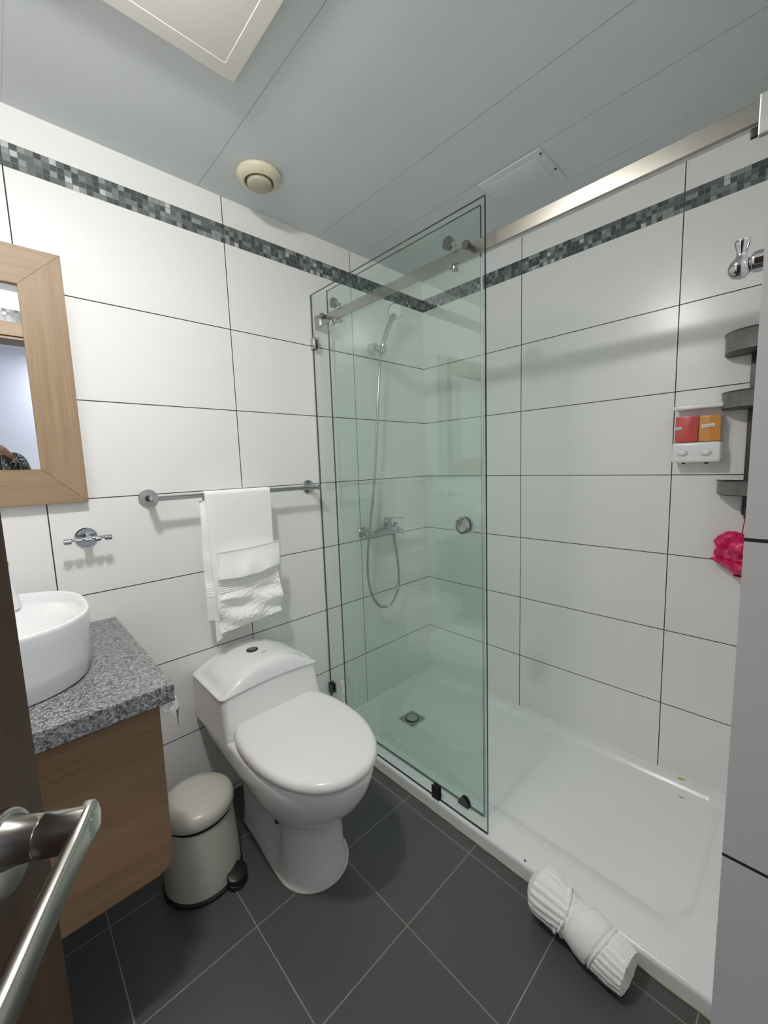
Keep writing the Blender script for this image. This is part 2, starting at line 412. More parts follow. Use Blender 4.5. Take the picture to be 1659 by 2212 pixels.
blob('dirt_speck', (-0.744,-1.003,tray_z(-0.743,-1.003)+0.0002), 0.003, 0.004, 0.002, M['blackp'], 'tiny dark speck on the tray rim beside the rolled towel', 'speck')

# ------------------------------------------------------------------ glass screens, rail and rollers
fx = thing('fixed_glass_panel', (-0.745,-0.435,ZT), 'tall fixed clear glass shower panel, outer sheet nearest the toilet', 'glass panel')
def pane(name, x, th, y0, y1, z0, z1, m, parent):
    bm = new(); box(bm, (x-th/2,y0,z0), (x+th/2,y1,z1))
    for q in bm.faces:
        q.normal_update()
        q.material_index = 0 if abs(q.normal.x) > 0.5 else 1
    return obj(name, bm, None, parent, smooth=False, mats=[m, M['glass_edge']])
pane('pane', -0.745, 0.008, -0.871, -0.003, ZT+0.001, 2.032, M['glass_fixed'], fx)
def clip(z, m):
    bm = new(); box(bm, (-0.757,-0.032,z-0.024), (-0.7505,-0.001,z+0.024), 0.002); box(bm, (-0.7395,-0.032,z-0.024), (-0.733,-0.001,z+0.024), 0.002); box(bm, (-0.757,-0.0025,z-0.024), (-0.725,-0.0005,z+0.024), 0.0005)
    return obj('wall_clip', bm, m, fx)
clip(1.828, M['chrome']); clip(0.235, M['darkmetal'])
bm = new(); box(bm, (-0.7535,-0.668,ZT-0.001), (-0.750,-0.634,ZT+0.05), 0.003); box(bm, (-0.740,-0.668,ZT-0.001), (-0.7365,-0.634,ZT+0.05), 0.003); box(bm, (-0.7535,-0.668,ZT-0.001), (-0.7365,-0.634,ZT+0.001))
obj('floor_clip', bm, M['darkmetal'], fx)
sd = thing('sliding_glass_door', (-0.697,-0.43,ZT), 'green-tinted sliding glass shower door hanging behind the fixed panel', 'sliding door')
pane('pane', -0.697, 0.008, -0.826, -0.055, ZT+0.006, 2.045, M['glass_slide'], sd)
bm = new(); box(bm, (-0.7005,-0.832,ZT+0.01), (-0.6935,-0.8262,1.90), 0.001)
obj('edge_seal', bm, M['seal'], sd)
bm = new(); lathe(bm, [(0.029,0),(0.029,0.006),(0.026,0.009),(0.0225,0.0095),(0.021,0.006),(0.0,0.005)], (-0.701,-0.752,1.083), (-1,0,0), 40)
kn = obj('round_pull', bm, M['chrome'], sd)
bm = new(); lathe(bm, [(0.029,0),(0.029,0.012),(0.024,0.015),(0.0,0.015)], (-0.6928,-0.752,1.083), (1,0,0), 40)
obj('inner_pull', bm, M['chrome'], sd)
ZR = 1.923
def roller(y):
    bm = new(); lathe(bm, [(0.008,-0.027),(0.008,-0.004),(0.0185,-0.004),(0.020,-0.001),(0.020,0.009),(0.0188,0.0105),(0.0,0.0105)], (-0.728,y,ZR+0.0390), (-1,0,0), 28)
    r = obj('roller_wheel', bm, M['chrome'], sd)
    bm = new(); lathe(bm, [(0.0188,-0.001),(0.0188,0.0002),(0.0,0.0004)], (-0.7396,y,ZR+0.0390), (-1,0,0), 28)
    # satin face just proud of the wheel
    obj('roller_face', bm, M['satin_dark'], r)
    bm = new(); lathe(bm, [(0.006,-0.028),(0.006,-0.014),(0.0105,-0.014),(0.0105,0.0),(0.008,0.001),(0.008,0.010),(0.007,0.0115),(0.0,0.0115)], (-0.7265,y-0.006,ZR-0.030), (-1,0,0), 24)
    obj('anti_jump_stud', bm, M['steel'], sd, smooth=True)
rl = thing('shower_rail', (-0.715,-0.75,ZR), 'long flat brushed steel rail crossing the shower under the ceiling', 'rail')
bm = new(); box(bm, (-0.720,-1.508,ZR-0.0185), (-0.710,-0.018,ZR+0.0185), 0.0012)
obj('bar', bm, M['rail_steel'], rl, smooth=False)
bm = new(); box(bm, (-0.732,-0.022,ZR-0.026), (-0.702,-0.001,ZR+0.026), 0.002)
obj('wall_bracket', bm, M['satin'], rl)
bm = new(); box(bm, (-0.732,-1.511,ZR-0.026), (-0.702,-1.488,ZR+0.026), 0.002)
obj('wall_bracket', bm, M['satin'], rl)
for y in (-0.088, -0.812):
    bm = new(); lathe(bm, [(0.008,0),(0.008,0.0195),(0.008,0.0290),(0.0125,0.0295),(0.0125,0.037),(0.0115,0.038),(0,0.038)], (-0.7205,y,ZR-0.001), (-1,0,0), 26)
    obj('standoff_cap', bm, M['satin_dark'], rl)
for y in (-0.128,): 
    bm = new(); lathe(bm, [(0.009,0),(0.011,0.003),(0.011,0.02),(0,0.021)], (-0.7201,y,ZR-0.033), (-1,0,0), 22); obj('stop_stud', bm, M['steel'], rl)
bm = new(); box(bm, (-0.736,-1.474,ZR-0.050), (-0.722,-1.442,ZR+0.020), 0.002); box(bm, (-0.722,-1.474,ZR+0.0187), (-0.706,-1.442,ZR+0.022), 0.001)
st = obj('door_stop', bm, M['satin'], rl, smooth=False)
bm = new(); box(bm, (-0.7345,-1.442,ZR-0.048), (-0.7245,-1.431,ZR-0.032), 0.002)
obj('rubber_buffer', bm, M['rubber'], st)
roller(-0.146); roller(-0.734)
gd = thing('floor_guide', (-0.70,-0.74,ZT), 'small dark floor guide straddling the sliding glass on the tray rim', 'floor guide')
bm = new()
for xx in (-0.7075, -0.692):
    rings = []
    for dx in (0, 0.005):
        rings.append([(xx+dx-0.0025, -0.745+0.022*math.cos(a), ZT+0.0005+max(0.0, 0.030*math.sin(a))**1.0 if a <= PI else ZT+0.0005) for a in [PI*k/14 for k in range(15)]])
    loft(bm, rings)
box(bm, (-0.710,-0.767,ZT+0.0003), (-0.6885,-0.723,ZT+0.003), 0.001)
obj('guide_body', bm, M['darkmetal'], gd, angle=50)

# ------------------------------------------------------------------ hand shower, hose, mixer
sh = thing('hand_shower', (-0.41,-0.02,1.86), 'chrome hand shower with white face hanging on a wall bracket', 'hand shower')
bm = new(); lathe(bm, [(0.026,0),(0.028,0.006),(0.026,0.03),(0.021,0.042),(0.0,0.044)], (-0.402,-0.001,1.862), (0,-1,0), 30)
obj('wall_bracket', bm, M['satin'], sh)
bm = new(); tube(bm, [(-0.402,-0.04,1.862), (-0.390,-0.06,1.858)], 0.012, 16); lathe(bm, [(0.016,0),(0.018,0.012),(0.020,0.034)], (-0.392,-0.07,1.835), (0.18,-0.12,0.95), 20)
obj('handle_cradle', bm, M['chrome'], sh)
hp = smooth_curve([(-0.397,-0.066,1.822),(-0.388,-0.074,1.87),(-0.372,-0.086,1.93),(-0.352,-0.100,1.985),(-0.337,-0.108,2.010)], 8)
bm = new(); tube(bm, hp, [0.009+0.006*(i/(len(hp)-1)) for i in range(len(hp))], 16)
obj('handle', bm, M['chrome'], sh)
nd = Vector((-0.42,-0.80,-0.30)).normalized(); hc = Vector((-0.326,-0.100,2.032))
bm = new(); lathe(bm, [(0.012,-0.016),(0.028,-0.012),(0.036,0.0),(0.037,0.006),(0.034,0.010)], hc, nd, 34)
hh = obj('shower_head', bm, M['chrome'], sh)
bm = new(); lathe(bm, [(0.0335,0.008),(0.033,0.0115),(0.0,0.013)], hc, nd, 34)
x_, y_ = frame(nd)
fp = obj('spray_face', bm, M['white_p'], hh)
bm = new()
for r, n in ((0.009,6),(0.018,11),(0.027,16)):
    for k in range(n):
        p = hc + nd*0.0125 + x_*(r*math.cos(2*PI*k/n)) + y_*(r*math.sin(2*PI*k/n)); lathe(bm, [(0.0014,0),(0.001,0.0015)], p, nd, 6)
obj('nozzles', bm, M['grey_ink'], hh)
hs = thing('shower_hose', (-0.43,-0.07,0.6), 'flexible silver shower hose looping below the mixer', 'hose')
hpts = smooth_curve([(-0.397,-0.066,1.822),(-0.408,-0.070,1.79),(-0.430,-0.070,1.60),(-0.446,-0.070,1.45),(-0.478,-0.072,1.20),(-0.515,-0.072,0.99),(-0.536,-0.072,0.85),(-0.538,-0.072,0.74),(-0.515,-0.072,0.645),(-0.470,-0.072,0.585),(-0.425,-0.072,0.566),(-0.378,-0.074,0.580),(-0.340,-0.075,0.635),(-0.327,-0.075,0.72),(-0.338,-0.076,0.82),(-0.352,-0.077,0.895)], 40)
bm = new(); tube(bm, hpts, [0.0062+0.0007*(i % 2) for i in range(len(hpts))], 12)
obj('hose_tube', bm, M['steel'], hs)
bm = new(); lathe(bm, [(0.007,-0.024),(0.0105,-0.02),(0.0105,0.0),(0.009,0.004)], (-0.352,-0.077,0.912), (0,0,1), 18)
obj('hose_nut', bm, M['chrome'], hs)
mx = thing('shower_mixer', (-0.42,-0.05,0.955), 'chrome single-lever shower mixer on the back wall tiles', 'mixer tap')
for x in (-0.497, -0.345):
    bm = new(); lathe(bm, [(0.033,0),(0.033,0.003),(0.026,0.012),(0.015,0.017),(0.014,0.05),(0,0.05)], (x,-0.001,0.953), (0,-1,0), 30); obj('wall_flange', bm, M['chrome'], mx)
bp = [(-0.512,-0.062,0.953),(-0.49,-0.064,0.953),(-0.455,-0.070,0.958),(-0.42,-0.076,0.960),(-0.385,-0.078,0.955),(-0.355,-0.074,0.948),(-0.335,-0.066,0.945)]
bm = new(); tube(bm, smooth_curve(bp, 6), [0.015 if i < 6 else 0.013+0.010*math.exp(-((i-20)/7)**2) for i in range(37)], 18)
obj('mixer_body', bm, M['chrome'], mx)
bm = new(); lathe(bm, [(0.020,-0.03),(0.020,0.0),(0.0215,0.004),(0.0215,0.028),(0.019,0.034),(0,0.036)], (-0.405,-0.082,0.990), (0,0,1), 26)
obj('cartridge_housing', bm, M['chrome'], mx)
bm = new(); lp = [(-0.415,-0.084,1.026),(-0.385,-0.090,1.026),(-0.340,-0.098,1.020),(-0.305,-0.104,1.016)]
for (p, q, a, b) in zip(lp, lp[1:], (0.014,0.010,0.008), (0.010,0.008,0.005)): pass
rings = [[(p[0], p[1]-wd, p[2]-0.003), (p[0], p[1]+wd, p[2]-0.003), (p[0], p[1]+wd, p[2]+0.004), (p[0], p[1]-wd, p[2]+0.004)] for p, wd in zip(smooth_curve(lp, 4), [0.014-0.009*i/12 for i in range(13)])]
loft(bm, rings); obj('lever', bm, M['chrome'], mx)
bm = new(); tube(bm, smooth_curve([(-0.385,-0.085,0.970),(-0.362,-0.098,0.972),(-0.342,-0.105,0.960),(-0.322,-0.115,0.945)], 5), [0.016,0.016,0.016,0.017,0.016,0.014,0.013,0.013,0.0145,0.015,0.014,0.013,0.012,0.012,0.012,0.011], 16)
obj('spout', bm, M['chrome'], mx)
bm = new(); lathe(bm, [(0.010,0),(0.012,0.006),(0.012,0.014),(0,0.016)], (-0.372,-0.100,0.988), (0.2,-0.5,0.8), 18); obj('diverter_knob', bm, M['chrome'], mx)
bm = new(); tube(bm, [(-0.353,-0.077,0.945),(-0.352,-0.077,0.915)], 0.0105, 18); obj('hose_outlet', bm, M['chrome'], mx)

# ------------------------------------------------------------------ toilet
CX = -1.18
to = thing('toilet', (CX,-0.40,0), 'white one-piece toilet with closed lid, under the hanging towel', 'toilet')
def outline(z, yf, ym, yb, hw, hb, cx=CX, nf=2.0, waist=0.0):
    pts = []
    for k in range(33):                     # front half from left to right
        a = -PI/2 + PI*k/32
        sx = math.copysign(abs(math.sin(a))**(2/nf), math.sin(a)); cy = abs(math.cos(a))**(2/nf)
        pts.append((cx+hw*sx, ym-(ym-yf)*cy, z))
    side = []
    for k in range(1, 20):
        s = k/19; x = hw+(hb-hw)*sstep(0,0.8,s) - waist*sstep(0.02,0.22,s)*(1-sstep(0.45,0.85,s))
        x *= (1-s**12)**(1/6) if s < 1 else 0
        side.append((max(x, 0.0), ym+(yb-ym)*s))
    for x, y in side: pts.append((cx+x, y, z))
    for x, y in reversed(side[:-1]): pts.append((cx-x, y, z))
    return pts
lv = [(0.0,-.592,-.47,-.12,.112,.098,0),(0.004,-.594,-.47,-.12,.112,.098,0),(0.03,-.586,-.47,-.12,.107,.092,.004),(0.07,-.580,-.47,-.11,.104,.088,.034),(0.12,-.578,-.47,-.10,.103,.084,.056),(0.17,-.580,-.47,-.09,.104,.084,.058),
      (0.205,-.590,-.47,-.08,.108,.09,.045),(0.222,-.602,-.46,-.06,.118,.10,.02),(0.245,-.630,-.46,-.05,.137,.115,.004),(0.275,-.665,-.46,-.035,.156,.135,0),(0.31,-.695,-.455,-.02,.171,.158,0),(0.345,-.716,-.45,-.012,.181,.175,0),(0.38,-.729,-.45,-.008,.186,.184,0),(0.405,-.733,-.45,-.006,.187,.188,0),(0.417,-.730,-.45,-.006,.184,.188,0),(0.421,-.722,-.45,-.008,.177,.184,0)]
bm = new(); loft(bm, [outline(z,yf,ym,yb,hw,hb,waist=wa) for z,yf,ym,yb,hw,hb,wa in lv])
obj('bowl_body', bm, M['ceramic'], to, angle=70)
# tank
def tank_ring(z, y0, y1, hw, r=0.03, dz=None, n=7, bulge=0.0, cor=None):
    pts = []
    cs = [(hw-r, y0+r, -PI/2), (hw-r, y1-r, 0), (-hw+r, y1-r, PI/2), (-hw+r, y0+r, PI)]
    fr = []
    for x, y, a0 in cs:
        for k in range(n): a = a0+PI/2*k/(n-1); fr.append((x+r*math.cos(a), y+r*math.sin(a)))
    # subdivide the long front (last to first) and back runs
    out = []
    for i, p in enumerate(fr):
        q = fr[(i+1) % len(fr)]; out.append(p)
        if abs(q[0]-p[0]) > 0.1:
            for k in range(1, 16): out.append((p[0]+(q[0]-p[0])*k/16, p[1]+(q[1]-p[1])*k/16))
    for x, y in out:
        yy = y - bulge*(1-(x/hw)**2)*(1 if y < (y0+y1)/2 else 0)
        pts.append((CX+x, yy, z + (dz(x/hw) if dz else 0)))
    return pts
seam = lambda t: 0.013*(1-t*t)
tw = 0.177
bm = new(); loft(bm, [tank_ring(0.395,-0.318,-0.006,tw+0.011,0.022), tank_ring(0.425,-0.312,-0.006,tw+0.010,0.022), tank_ring(0.47,-0.292,-0.006,tw+0.007,0.022), tank_ring(0.52,-0.281,-0.006,tw+0.006,0.022), tank_ring(0.548,-0.277,-0.006,tw+0.007,0.022,seam)])
obj('cistern', bm, M['ceramic'], to, angle=60)
bm = new(); loft(bm, [tank_ring(0.546,-0.2735,-0.009,tw+0.003,0.022,seam), tank_ring(0.5545,-0.2735,-0.009,tw+0.003,0.022,seam)]); obj('lid_gap', bm, M['rubber'], to)
arch = lambda t: 0.013*(1-t*t)
lh = 0.187
def ztop(t): return 0.0055 + 0.052*max(0, 1-abs(t)**2.3)
rings = [tank_ring(0.5500,-0.277,-0.006,lh-0.003,0.020,seam), tank_ring(0.5515,-0.282,-0.006,lh,0.020,seam)]
for s, ins in ((0.40,0.004),(0.70,0.010),(0.86,0.017),(0.95,0.026),(1.0,0.042)):
    rings.append(tank_ring(0.551,-0.282+ins,-0.006-ins,lh-ins*0.5,0.020,(lambda s: lambda t: seam(t)+ztop(t)*s*1.0)(s)))
rings.append(tank_ring(0.551,-0.20,-0.09,lh-0.03,0.02,lambda t: seam(t*0.84)+ztop(t*0.84)))
rings.append(tank_ring(0.551,-0.16,-0.10,lh-0.04,0.02,lambda t: seam(t*0.79)+ztop(t*0.79)))
# close the crown with a fine strip grid following the arch
bm = new(); loft(bm, rings, caps=(True, False))
R = rings[-1]; nR = len(R)
vs = [v for v in bm.verts][-nR:]
try: bmesh.ops.triangle_fill(bm, edges=[e for e in bm.edges if len(e.link_faces) == 1 and all(v in set(vs) for v in e.verts)], use_beauty=True)
except Exception: bm.faces.new(vs)
obj('cistern_lid', bm, M['ceramic'], to, angle=60)
bz = 0.551+0.013+0.0575
bm = new(); lathe(bm, [(0.021,-0.01),(0.021,0.002),(0.017,0.0035),(0.0155,0.001),(0,0.001)], (CX-0.006,-0.140,bz), seg=30)
bt = obj('flush_button', bm, M['darkmetal'], to)
bm = new(); lathe(bm, [(0.0145,0),(0.0145,0.004),(0.010,0.0055),(0,0.006)], (CX-0.006,-0.140,bz), seg=30); obj('button_cap', bm, M['steel'], bt)
# small illegible grey script mark beside the button
bm = new()
pp = [(CX+0.004+0.024*k/14, -0.190+0.004*math.sin(k*1.9)*(1 if k<12 else .3)+0.006*(k/14), bz-0.0010) for k in range(15)]
pp = [(x, y, 0.551+seam((x-CX)/lh)+ztop((x-CX)/lh)+0.0006) for x, y, z in pp]
tube(bm, pp, 0.0007, 6); obj('printed_mark', bm, M['grey_ink'], to)
# seat and lid
def dshape(z, ins, yb=-0.262, yf=-0.742, hw=0.186, n=2.15):
    pts = []; ym = -0.455
    for k in range(41):
        a = -PI/2+PI*k/40; s = math.sin(a); c = abs(math.cos(a))
        pts.append((CX+(hw-ins)*math.copysign(abs(s)**(2/n), s), ym-(ym-yf-ins)*c**(2/n), z))
    sd_ = []
    for k in range(1, 15):
        a = PI/2*k/14
        sd_.append((0.098+(hw-ins-0.098)*math.cos(a)**0.9, ym+(yb-ins-ym)*math.sin(a)**0.85))
    for x, y in sd_: pts.append((CX+x, y, z))
    for x, y in reversed(sd_): pts.append((CX-x, y, z))
    return pts
bm = new(); loft(bm, [dshape(0.4215,0.012), dshape(0.4225,0.007), dshape(0.4275,0.007), dshape(0.4285,0.012)])
obj('seat', bm, M['lid'], to, angle=60)
bm = new(); loft(bm, [dshape(0.4305,0.006),dshape(0.4315,0.001),dshape(0.436,-0.001),dshape(0.443,-0.001),dshape(0.449,0.001),dshape(0.454,0.005),dshape(0.4575,0.011),dshape(0.4595,0.020),dshape(0.4607,0.04),dshape(0.4615,0.08)])
obj('lid', bm, M['lid'], to, angle=60)
bm = new(); lathe(bm, [(0.011,0),(0.011,0.004),(0.007,0.010),(0,0.011)], (CX-0.058,-0.36,0.10), (-1,0,0.1), 18); obj('bolt_cap', bm, M['rubber'], to)
bm = new()
base = outline(0.0,-.592,-.47,-.12,.112,.098)
fr_ = [q for q in base[33:] if q[0] < CX and q[1] < -0.16][::-1]
bk_ = [q for q in base[33:] if q[0] > CX and q[1] < -0.16]
seq = [q for q in base[len(base)-len(fr_):]] + base[:33] + bk_
tube(bm, [(CX+(q[0]-CX)*1.015, -0.45+(q[1]+0.45)*1.015, 0.002) for q in seq], 0.0042, 8); obj('caulk_bead', bm, M['caulk'], to)

# toilet brush behind
tb = thing('toilet_brush', (-0.792,-0.153,0), 'white toilet brush handle standing behind the toilet by the glass', 'toilet brush')
bm = new(); lathe(bm, [(0.040,0),(0.042,0.01),(0.038,0.13),(0.034,0.135),(0.030,0.13),(0,0.13)], (-0.792,-0.153,0), seg=28); obj('holder', bm, M['white_p'], tb)
bm = new(); lathe(bm, [(0.009,0.13),(0.009,0.222),(0.013,0.225),(0.013,0.231),(0.0085,0.234),(0.0072,0.265),(0.0085,0.318),(0.0082,0.333),(0.004,0.341),(0,0.342)], (-0.788,-0.153,0), seg=20); obj('handle', bm, M['white_p'], tb)

# ------------------------------------------------------------------ pedal bin
BC = (-1.458,-0.264)
bn = thing('pedal_bin', (BC[0],BC[1],0), 'small cream pedal bin with a domed lid beside the toilet', 'pedal bin')
bm = new(); lathe(bm, [(0.110,0.0),(0.117,0.004),(0.118,0.012),(0.112,0.020),(0.10,0.020)], (*BC,0), seg=56); obj('base_ring', bm, M['blackp'], bn)
bm = new(); lathe(bm, [(0.098,0.012),(0.113,0.016),(0.1135,0.022),(0.111,0.08),(0.106,0.16),(0.1015,0.222),(0.098,0.224)], (*BC,0), seg=56); obj('body', bm, M['bin'], bn)
bm = new(); lathe(bm, [(0.095,0.222),(0.0995,0.224),(0.0995,0.236),(0.095,0.238)], (*BC,0), seg=56)
for v in bm.verts:
    a = math.atan2(v.co.y-BC[1], v.co.x-BC[0])
    if v.co.z < 0.23: v.co.z -= 0.004*(1+math.cos(2*(a+0.9)))
obj('rim_gap', bm, M['rubber'], bn)
bm = new(); lathe(bm, [(0.098,0.236),(0.1055,0.237),(0.1075,0.242),(0.1075,0.256),(0.104,0.268),(0.094,0.277),(0.065,0.284),(0.03,0.2865),(0,0.287)], (*BC,0), seg=56); obj('lid', bm, M['bin'], bn, angle=60)
bm = new(); pd = Vector((0.50,-0.866,0)).normalized(); pn = Vector((-pd.y,pd.x,0)); pc = Vector((*BC,0))+pd*0.126
for z0, z1, rr in ((0.004,0.022,0.029),(0.027,0.043,0.030)):
    rings = []
    for z, k in ((z0,0.94),(z0+0.002,1),(z1-0.003,1),(z1,0.86)):
        rings.append([tuple(pc+pd*(rr*k*math.cos(a)*(1.0 if math.cos(a) > 0 else 0.9))+pn*(rr*k*1.15*math.sin(a))+Vector((0,0,z+0.006*(-math.cos(a))))) for a in [2*PI*k2/26 for k2 in range(26)]])
    for r_ in rings:
        for i, p in enumerate(r_): r_[i] = (p[0], p[1], max(p[2], 0.001))
    loft(bm, rings)
obj('pedal', bm, M['blackp'], bn, angle=50)
bm = new(); box(bm, (BC[0]+0.09,BC[1]-0.03,0.02),(BC[0]+0.112,BC[1]+0.02,0.045),0.003); obj('pedal_slot', bm, M['blackp'], bn)

# ------------------------------------------------------------------ vanity, counter, basin, soap bottle, paper roll
vn = thing('vanity_cabinet', (-1.92,-0.28,0.37), 'oak-coloured wall-hung cabinet under the granite counter', 'cabinet')
bm = new(); box(bm, (-2.245,-0.548,0.385), (-1.605,-0.002,0.789), 0.002)
obj('carcass', bm, M['cab'], vn, smooth=False)
bm = new()
rings = []
for y in (-0.568, -0.550):
    prof = [(-2.245,0.372),(-1.640,0.372),(-1.622,0.379),(-1.611,0.392),(-1.606,0.41),(-1.603,0.785),(-2.245,0.785)]
    rings.append([(x, y, z) for x, z in prof])
loft(bm, rings); obj('door_front', bm, M['cab'], vn, smooth=False)
ct = thing('granite_counter', (-1.91,-0.30,0.79), 'grey speckled granite countertop on the oak cabinet', 'countertop')
bm = new(); box(bm, (-2.248,-0.602,0.7895), (-1.578,-0.001,0.83), 0.0025); obj('slab', bm, M['granite'], ct, smooth=False)
sk = thing('vessel_sink', (-1.89,-0.30,0.83), 'white round vessel sink standing on the granite counter', 'sink')
def sup(cx, cy, a, b, z, n=2.6, N=72):
    return [(cx+a*math.copysign(abs(math.cos(t))**(2/n), math.cos(t)), cy+b*math.copysign(abs(math.sin(t))**(2/n), math.sin(t)), z) for t in [2*PI*k/N for k in range(N)]]
sc_ = (-1.885,-0.295)
bm = new()
rings = [sup(*sc_,0.175,0.175,0.8305),sup(*sc_,0.190,0.193,0.8315),sup(*sc_,0.193,0.196,0.834),sup(*sc_,0.198,0.203,0.88),sup(*sc_,0.203,0.209,0.95),sup(*sc_,0.205,0.212,0.972),sup(*sc_,0.2045,0.2115,0.978),sup(*sc_,0.2025,0.2095,0.981),sup(*sc_,0.199,0.206,0.981),sup(*sc_,0.1965,0.2035,0.978),
         sup(sc_[0],sc_[1]-0.001,0.194,0.200,0.962)]
# inner bowl: leaves a soap ledge at the back
rings += [sup(sc_[0],sc_[1]-0.0,0.191,0.196,0.953), sup(sc_[0],sc_[1]-0.030,0.186,0.158,0.948), sup(sc_[0],sc_[1]-0.032,0.180,0.152,0.930), sup(sc_[0],sc_[1]-0.032,0.165,0.140,0.885), sup(sc_[0],sc_[1]-0.032,0.13,0.11,0.857), sup(sc_[0],sc_[1]-0.032,0.07,0.06,0.847), sup(sc_[0],sc_[1]-0.032,0.02,0.02,0.845)]
loft(bm, rings); obj('basin', bm, M['ceramic'], sk, angle=60)
bm = new(); lathe(bm, [(0.02,0),(0.02,0.003),(0.014,0.004),(0,0.003)], (sc_[0],sc_[1]-0.032,0.8455), seg=26); obj('waste_cover', bm, M['chrome'], sk)
sp = thing('soap_bottle', (-1.842,-0.128,0.953), 'white conical bottle with bamboo cap on the back ledge of the sink', 'soap bottle')
bm = new(); lathe(bm, [(0.040,0),(0.0415,0.003),(0.028,0.112),(0.027,0.114),(0,0.114)], (-1.842,-0.128,0.9535), seg=36); obj('bottle', bm, M['white_p'], sp)
bm = new(); lathe(bm, [(0.026,0.1142),(0.0285,0.1155),(0.0285,0.123),(0.027,0.1245),(0,0.1245)], (-1.842,-0.128,0.9535), seg=36); obj('cap', bm, M['wood_cap'], sp)
tp = thing('toilet_paper_roll', (-1.575,-0.47,0.72), 'white toilet paper roll hanging at the right side of the cabinet', 'toilet paper')
bm = new(); lathe(bm, [(0.0,0.004),(0.010,0.003),(0.0125,0.0),(0.0235,0),(0.0235,0.10),(0.0,0.10)], (-1.578,-0.535,0.745), (0,1,0), 40); 
obj('roll', bm, M['paper'], tp)
bm = new()
grid(bm, 14, 10, lambda u, v: (-1.578+0.0237*math.cos(0.9-0.9*min(1,u*2)) + 0.003*math.sin(v*9+u*5)*u, -0.535+0.10*v*(1-0.25*u)+0.01*u, 0.745+0.0237*math.sin(0.9-0.9*min(1,u*2)) - 0.075*max(0,u-0.5)*2*(0.7+0.3*math.sin(v*7+1))))
solid(bm, 0.0006)
obj('loose_sheet', bm, M['paper'], tp)
bm = new(); tube(bm, [(-1.604,-0.430,0.745),(-1.578,-0.430,0.745),(-1.578,-0.437,0.745)], 0.004, 12); obj('holder', bm, M['chrome'], tp)

# ------------------------------------------------------------------ mirror
mi = thing('wall_mirror', (-1.95,-0.015,1.215), 'mirror in a wide light oak frame on the back wall', 'mirror')
X0, X1, Z0, Z1, FW = -2.19, -1.616, 1.212, 1.918, 0.102
def rail(pts_out, pts_in, m):
    bm = new(); (a, b), (c, d) = pts_out, pts_in
    P = [(a[0],a[1]),(b[0],b[1]),(d[0],d[1]),(c[0],c[1])]
    rings = [[(x,-0.001,z) for x, z in P], [(x,-0.026,z) for x, z in P]]
    loft(bm, rings)
    top = [v for v in bm.verts if v.co.y < -0.02]
    bmesh.ops.bevel(bm, geom=[e for e in bm.edges if all(v in top for v in e.verts)], offset=0.0012, segments=2, affect='EDGES')
    return obj('frame_rail', bm, m, mi, smooth=False)
o_ = [(X0,Z0),(X1,Z0),(X1,Z1),(X0,Z1)]; i_ = [(X0+FW,Z0+FW),(X1-FW,Z0+FW),(X1-FW,Z1-FW),(X0+FW,Z1-FW)]
for k in range(4):
    rail((o_[k], o_[(k+1)%4]), (i_[k], i_[(k+1)%4]), M['wood_h'] if k % 2 == 0 else M['wood_v'])
bm = new(); box(bm, (X0+FW-0.004,-0.016,Z0+FW-0.004), (X1-FW+0.004,-0.003,Z1-FW+0.004)); obj('mirror_glass', bm, M['mirror'], mi, smooth=False)

# ------------------------------------------------------------------ hook bar and towel bar
hk = thing('hook_rack', (-1.632,-0.003,1.10), 'short notched chrome hook bar on the wall right of the mirror', 'hook rack')
bm = new(); lathe(bm, [(0.030,0),(0.030,0.004),(0.027,0.0075),(0.0265,0.006),(0.013,0.006),(0.0115,0.012),(0.011,0.05),(0,0.05)], (-1.630,-0.0005,1.101), (0,-1,0), 36); obj('round_plate', bm, M['chrome'], hk)
bm = new(); rings = []
xs_ = []; n = 96
for i in range(n+1):
    x = -1.692+0.120*i/n; s = i/n
    nt = 0
    for c in (0.20,0.40,0.60,0.80): nt = max(nt, 1 if abs(s-c) < 0.036 else 0)
    r = 0.0082; zc = 1.100
    if nt: r = 0.0045; zc = 1.1035
    if i in (0, n): r *= 0.8
    rings.append([(x, -0.056+r*math.cos(a), zc+r*math.sin(a)) for a in [2*PI*k/20 for k in range(20)]])
loft(bm, rings); obj('notched_bar', bm, M['chrome'], hk, angle=50)
tbr = thing('towel_bar', (-1.13,-0.003,1.208), 'straight chrome towel bar with two round wall plates above the toilet', 'towel bar')
for x in (-1.448,-0.811):
    bm = new(); lathe(bm, [(0.030,0),(0.030,0.004),(0.027,0.008),(0.012,0.009),(0.0115,0.012),(0.0115,0.086),(0.010,0.088),(0,0.088)], (x,-0.0005,1.208), (0,-1,0), 34); obj('mounting_post', bm, M['chrome'], tbr)
bm = new(); tube(bm, [(-1.440,-0.075,1.208),(-0.818,-0.075,1.208)], 0.0085, 20); obj('bar', bm, M['chrome'], tbr)
# end caps of the bar just past the posts
# ------------------------------------------------------------------ hanging towel
tw_ = thing('hanging_towel', (-1.17,-0.09,0.70), 'white terry towel folded over the towel bar above the toilet', 'towel')
XL, XR = -1.292, -1.044
def nz(x, y, z, s): return noise.noise(Vector((x*s, y*s, z*s)))
def layer(name, x0f, x1f, yf, z0f, z1f, th, m, nu=70, nv=150, parent=tw_):
    bm = new()
    def P(u, v):
        z = z1f(u) + (z0f(u)-z1f(u))*v
        x = x0f(v) + (x1f(v)-x0f(v))*u
        return (x, yf(u, v, x, z), z)
    grid(bm, nu, nv, P); solid(bm, th)
    return obj(name, bm, m, parent, angle=80)
